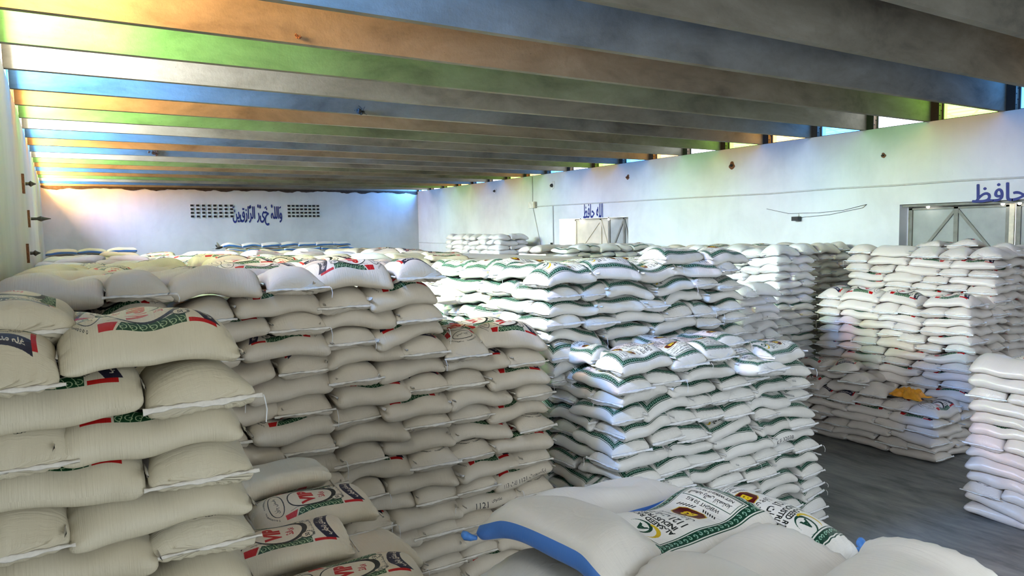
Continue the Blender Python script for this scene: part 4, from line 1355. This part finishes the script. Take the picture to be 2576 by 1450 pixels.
P_.add(0, 2.80, 1.56, R(8), 'plain sack nearest the viewer on the aisle side of the blue-edged pile', top=True, fix=True, flip=False, T=.26, dz=.02, ears='e')
P_.add(1, 3.20, 2.55, R(-80), 'blue-edged sack with border and emblem on the aisle side, a layer lower', top=True, fix=True, flip=False, mat='blue_al', dz=.09, W=.60, ears='e')
P_.add(1, 3.30, 1.65, R(-86), 'plain blue-edged sack at the near aisle end, a layer lower', top=True, fix=True, flip=False, ears='e')
P_.add(1, 1.93, 2.80, R(-83), 'cream sack with its sewn end bulging out below the inner corner sack', fix=True, flip=False, mat='plain', W=.60)
P_.add(1, 2.55, 2.9, R(5), 'second-layer sack under the plump one in the blue-edged pile', fix=True, flip=False)
P_.add(1, 2.55, 2.2, R(5), 'second-layer sack under the emblem one in the blue-edged pile', fix=True, flip=False)
P_.add(1, 2.15, 1.95, R(-80), 'second-layer sack under the nearest inner one in the blue-edged pile', fix=True, flip=False)
for r in (2, 3, 4, 5):
    P_.add(r, 2.06 - .01 * r, 2.86, R(-83 + r), f"blue-edged sack, {ORD[r + 1]} layer down, inner corner of the blue-edged pile", fix=True, flip=False, mat='blue' if r % 2 == 0 else 'plain', W=.60)
    P_.add(r, 2.80, 3.15, R(3), f"blue-edged sack, {ORD[r + 1]} layer down, back of the blue-edged pile", fix=True, flip=False)
    P_.add(r, 3.32, 2.5, R(-88), f"blue-edged sack, {ORD[r + 1]} layer down, aisle side of the blue-edged pile", fix=True, flip=False)
blues = P_.build()

# crumpled orange cloth left on the bottom step
V, Fc = [], []
n = 34
for i in range(n):
    for j_ in range(n):
        u, v_ = i / (n - 1) * 2 - 1, j_ / (n - 1) * 2 - 1
        rr = 1 + .18 * math.sin(3 * u + 2 * v_) + .12 * math.sin(7 * v_ - 3 * u)
        hgt = .07 + .085 * max(0, 1 - u * u * .9 - v_ * v_ * .9) + .022 * math.sin(9 * u + 4 * v_) * math.cos(7 * v_ - 2 * u) + .012 * math.sin(17 * u - 11 * v_)
        edge = max(abs(u), abs(v_))
        hgt *= 1 - .75 * max(0, (edge - .75) / .25)
        V.append((u * .20 * rr, v_ * .26 * rr, hgt - .05))
for i in range(n - 1):
    for j_ in range(n - 1):
        Fc.append((i * n + j_, (i + 1) * n + j_, (i + 1) * n + j_ + 1, i * n + j_ + 1))
oc = mesh_obj('orange_cloth', V, Fc, plain_mat('orange_nylon_cloth', (.85, .34, .02), .5, var=.1), None, True, (12.98, 7.12, EYE - 3.08))
tag(oc, 'crumpled orange cloth dropped on the bottom step of the glossy pile', 'cloth')
sm = oc.modifiers.new('thickness', 'SOLIDIFY')
sm.thickness = .004

# the sacks inside each pile, under its topmost layer
A.core(-.40, 4.1, .45, 5.9, EYE - .90)
B.core(-.40, 6.95, 2.75, 14.8, EYE - .75)
B.core(3.2, 6.95, 4.1, 8.0, EYE - 1.40)
C.core(5.75, 6.6, 7.7, 6.9, EYE - 1.95)
D.core(5.6, 7.6, 8.0, 10.0, EYE - .80)
MP.core(5.0, 10.05, 9.4, 14.0, EYE - .78)
MP.core(6.0, 14.05, 12.2, 21.0, EYE - .78)
E1.core(11.1, 9.55, 11.5, 10.4, EYE - 1.6)
E2.core(13.3, 10.5, 16.2, 13.9, EYE - .75)
Fp.core(15.2, 7.2, 16.2, 9.3, EYE - .78)
Gp.core(14.36, 7.2, 14.44, 9.3, EYE - 1.7)
Ip.core(11.7, 3.5, 12.4, 5.0, EYE - 2.2)
Kp.core(12.4, 17.8, 16.2, 19.3, EYE - .66)
Lp.core(15.2, 24.8, 16.0, 28.4, EYE - .40)
Q.core(-.35, 15.5, 12.0, 28.0, EYE - .69)
R1.core(-.40, 29.6, 2.6, 30.4, EYE - .75)
R1.core(6.2, 33.9, 12.2, 34.5, EYE - .75)
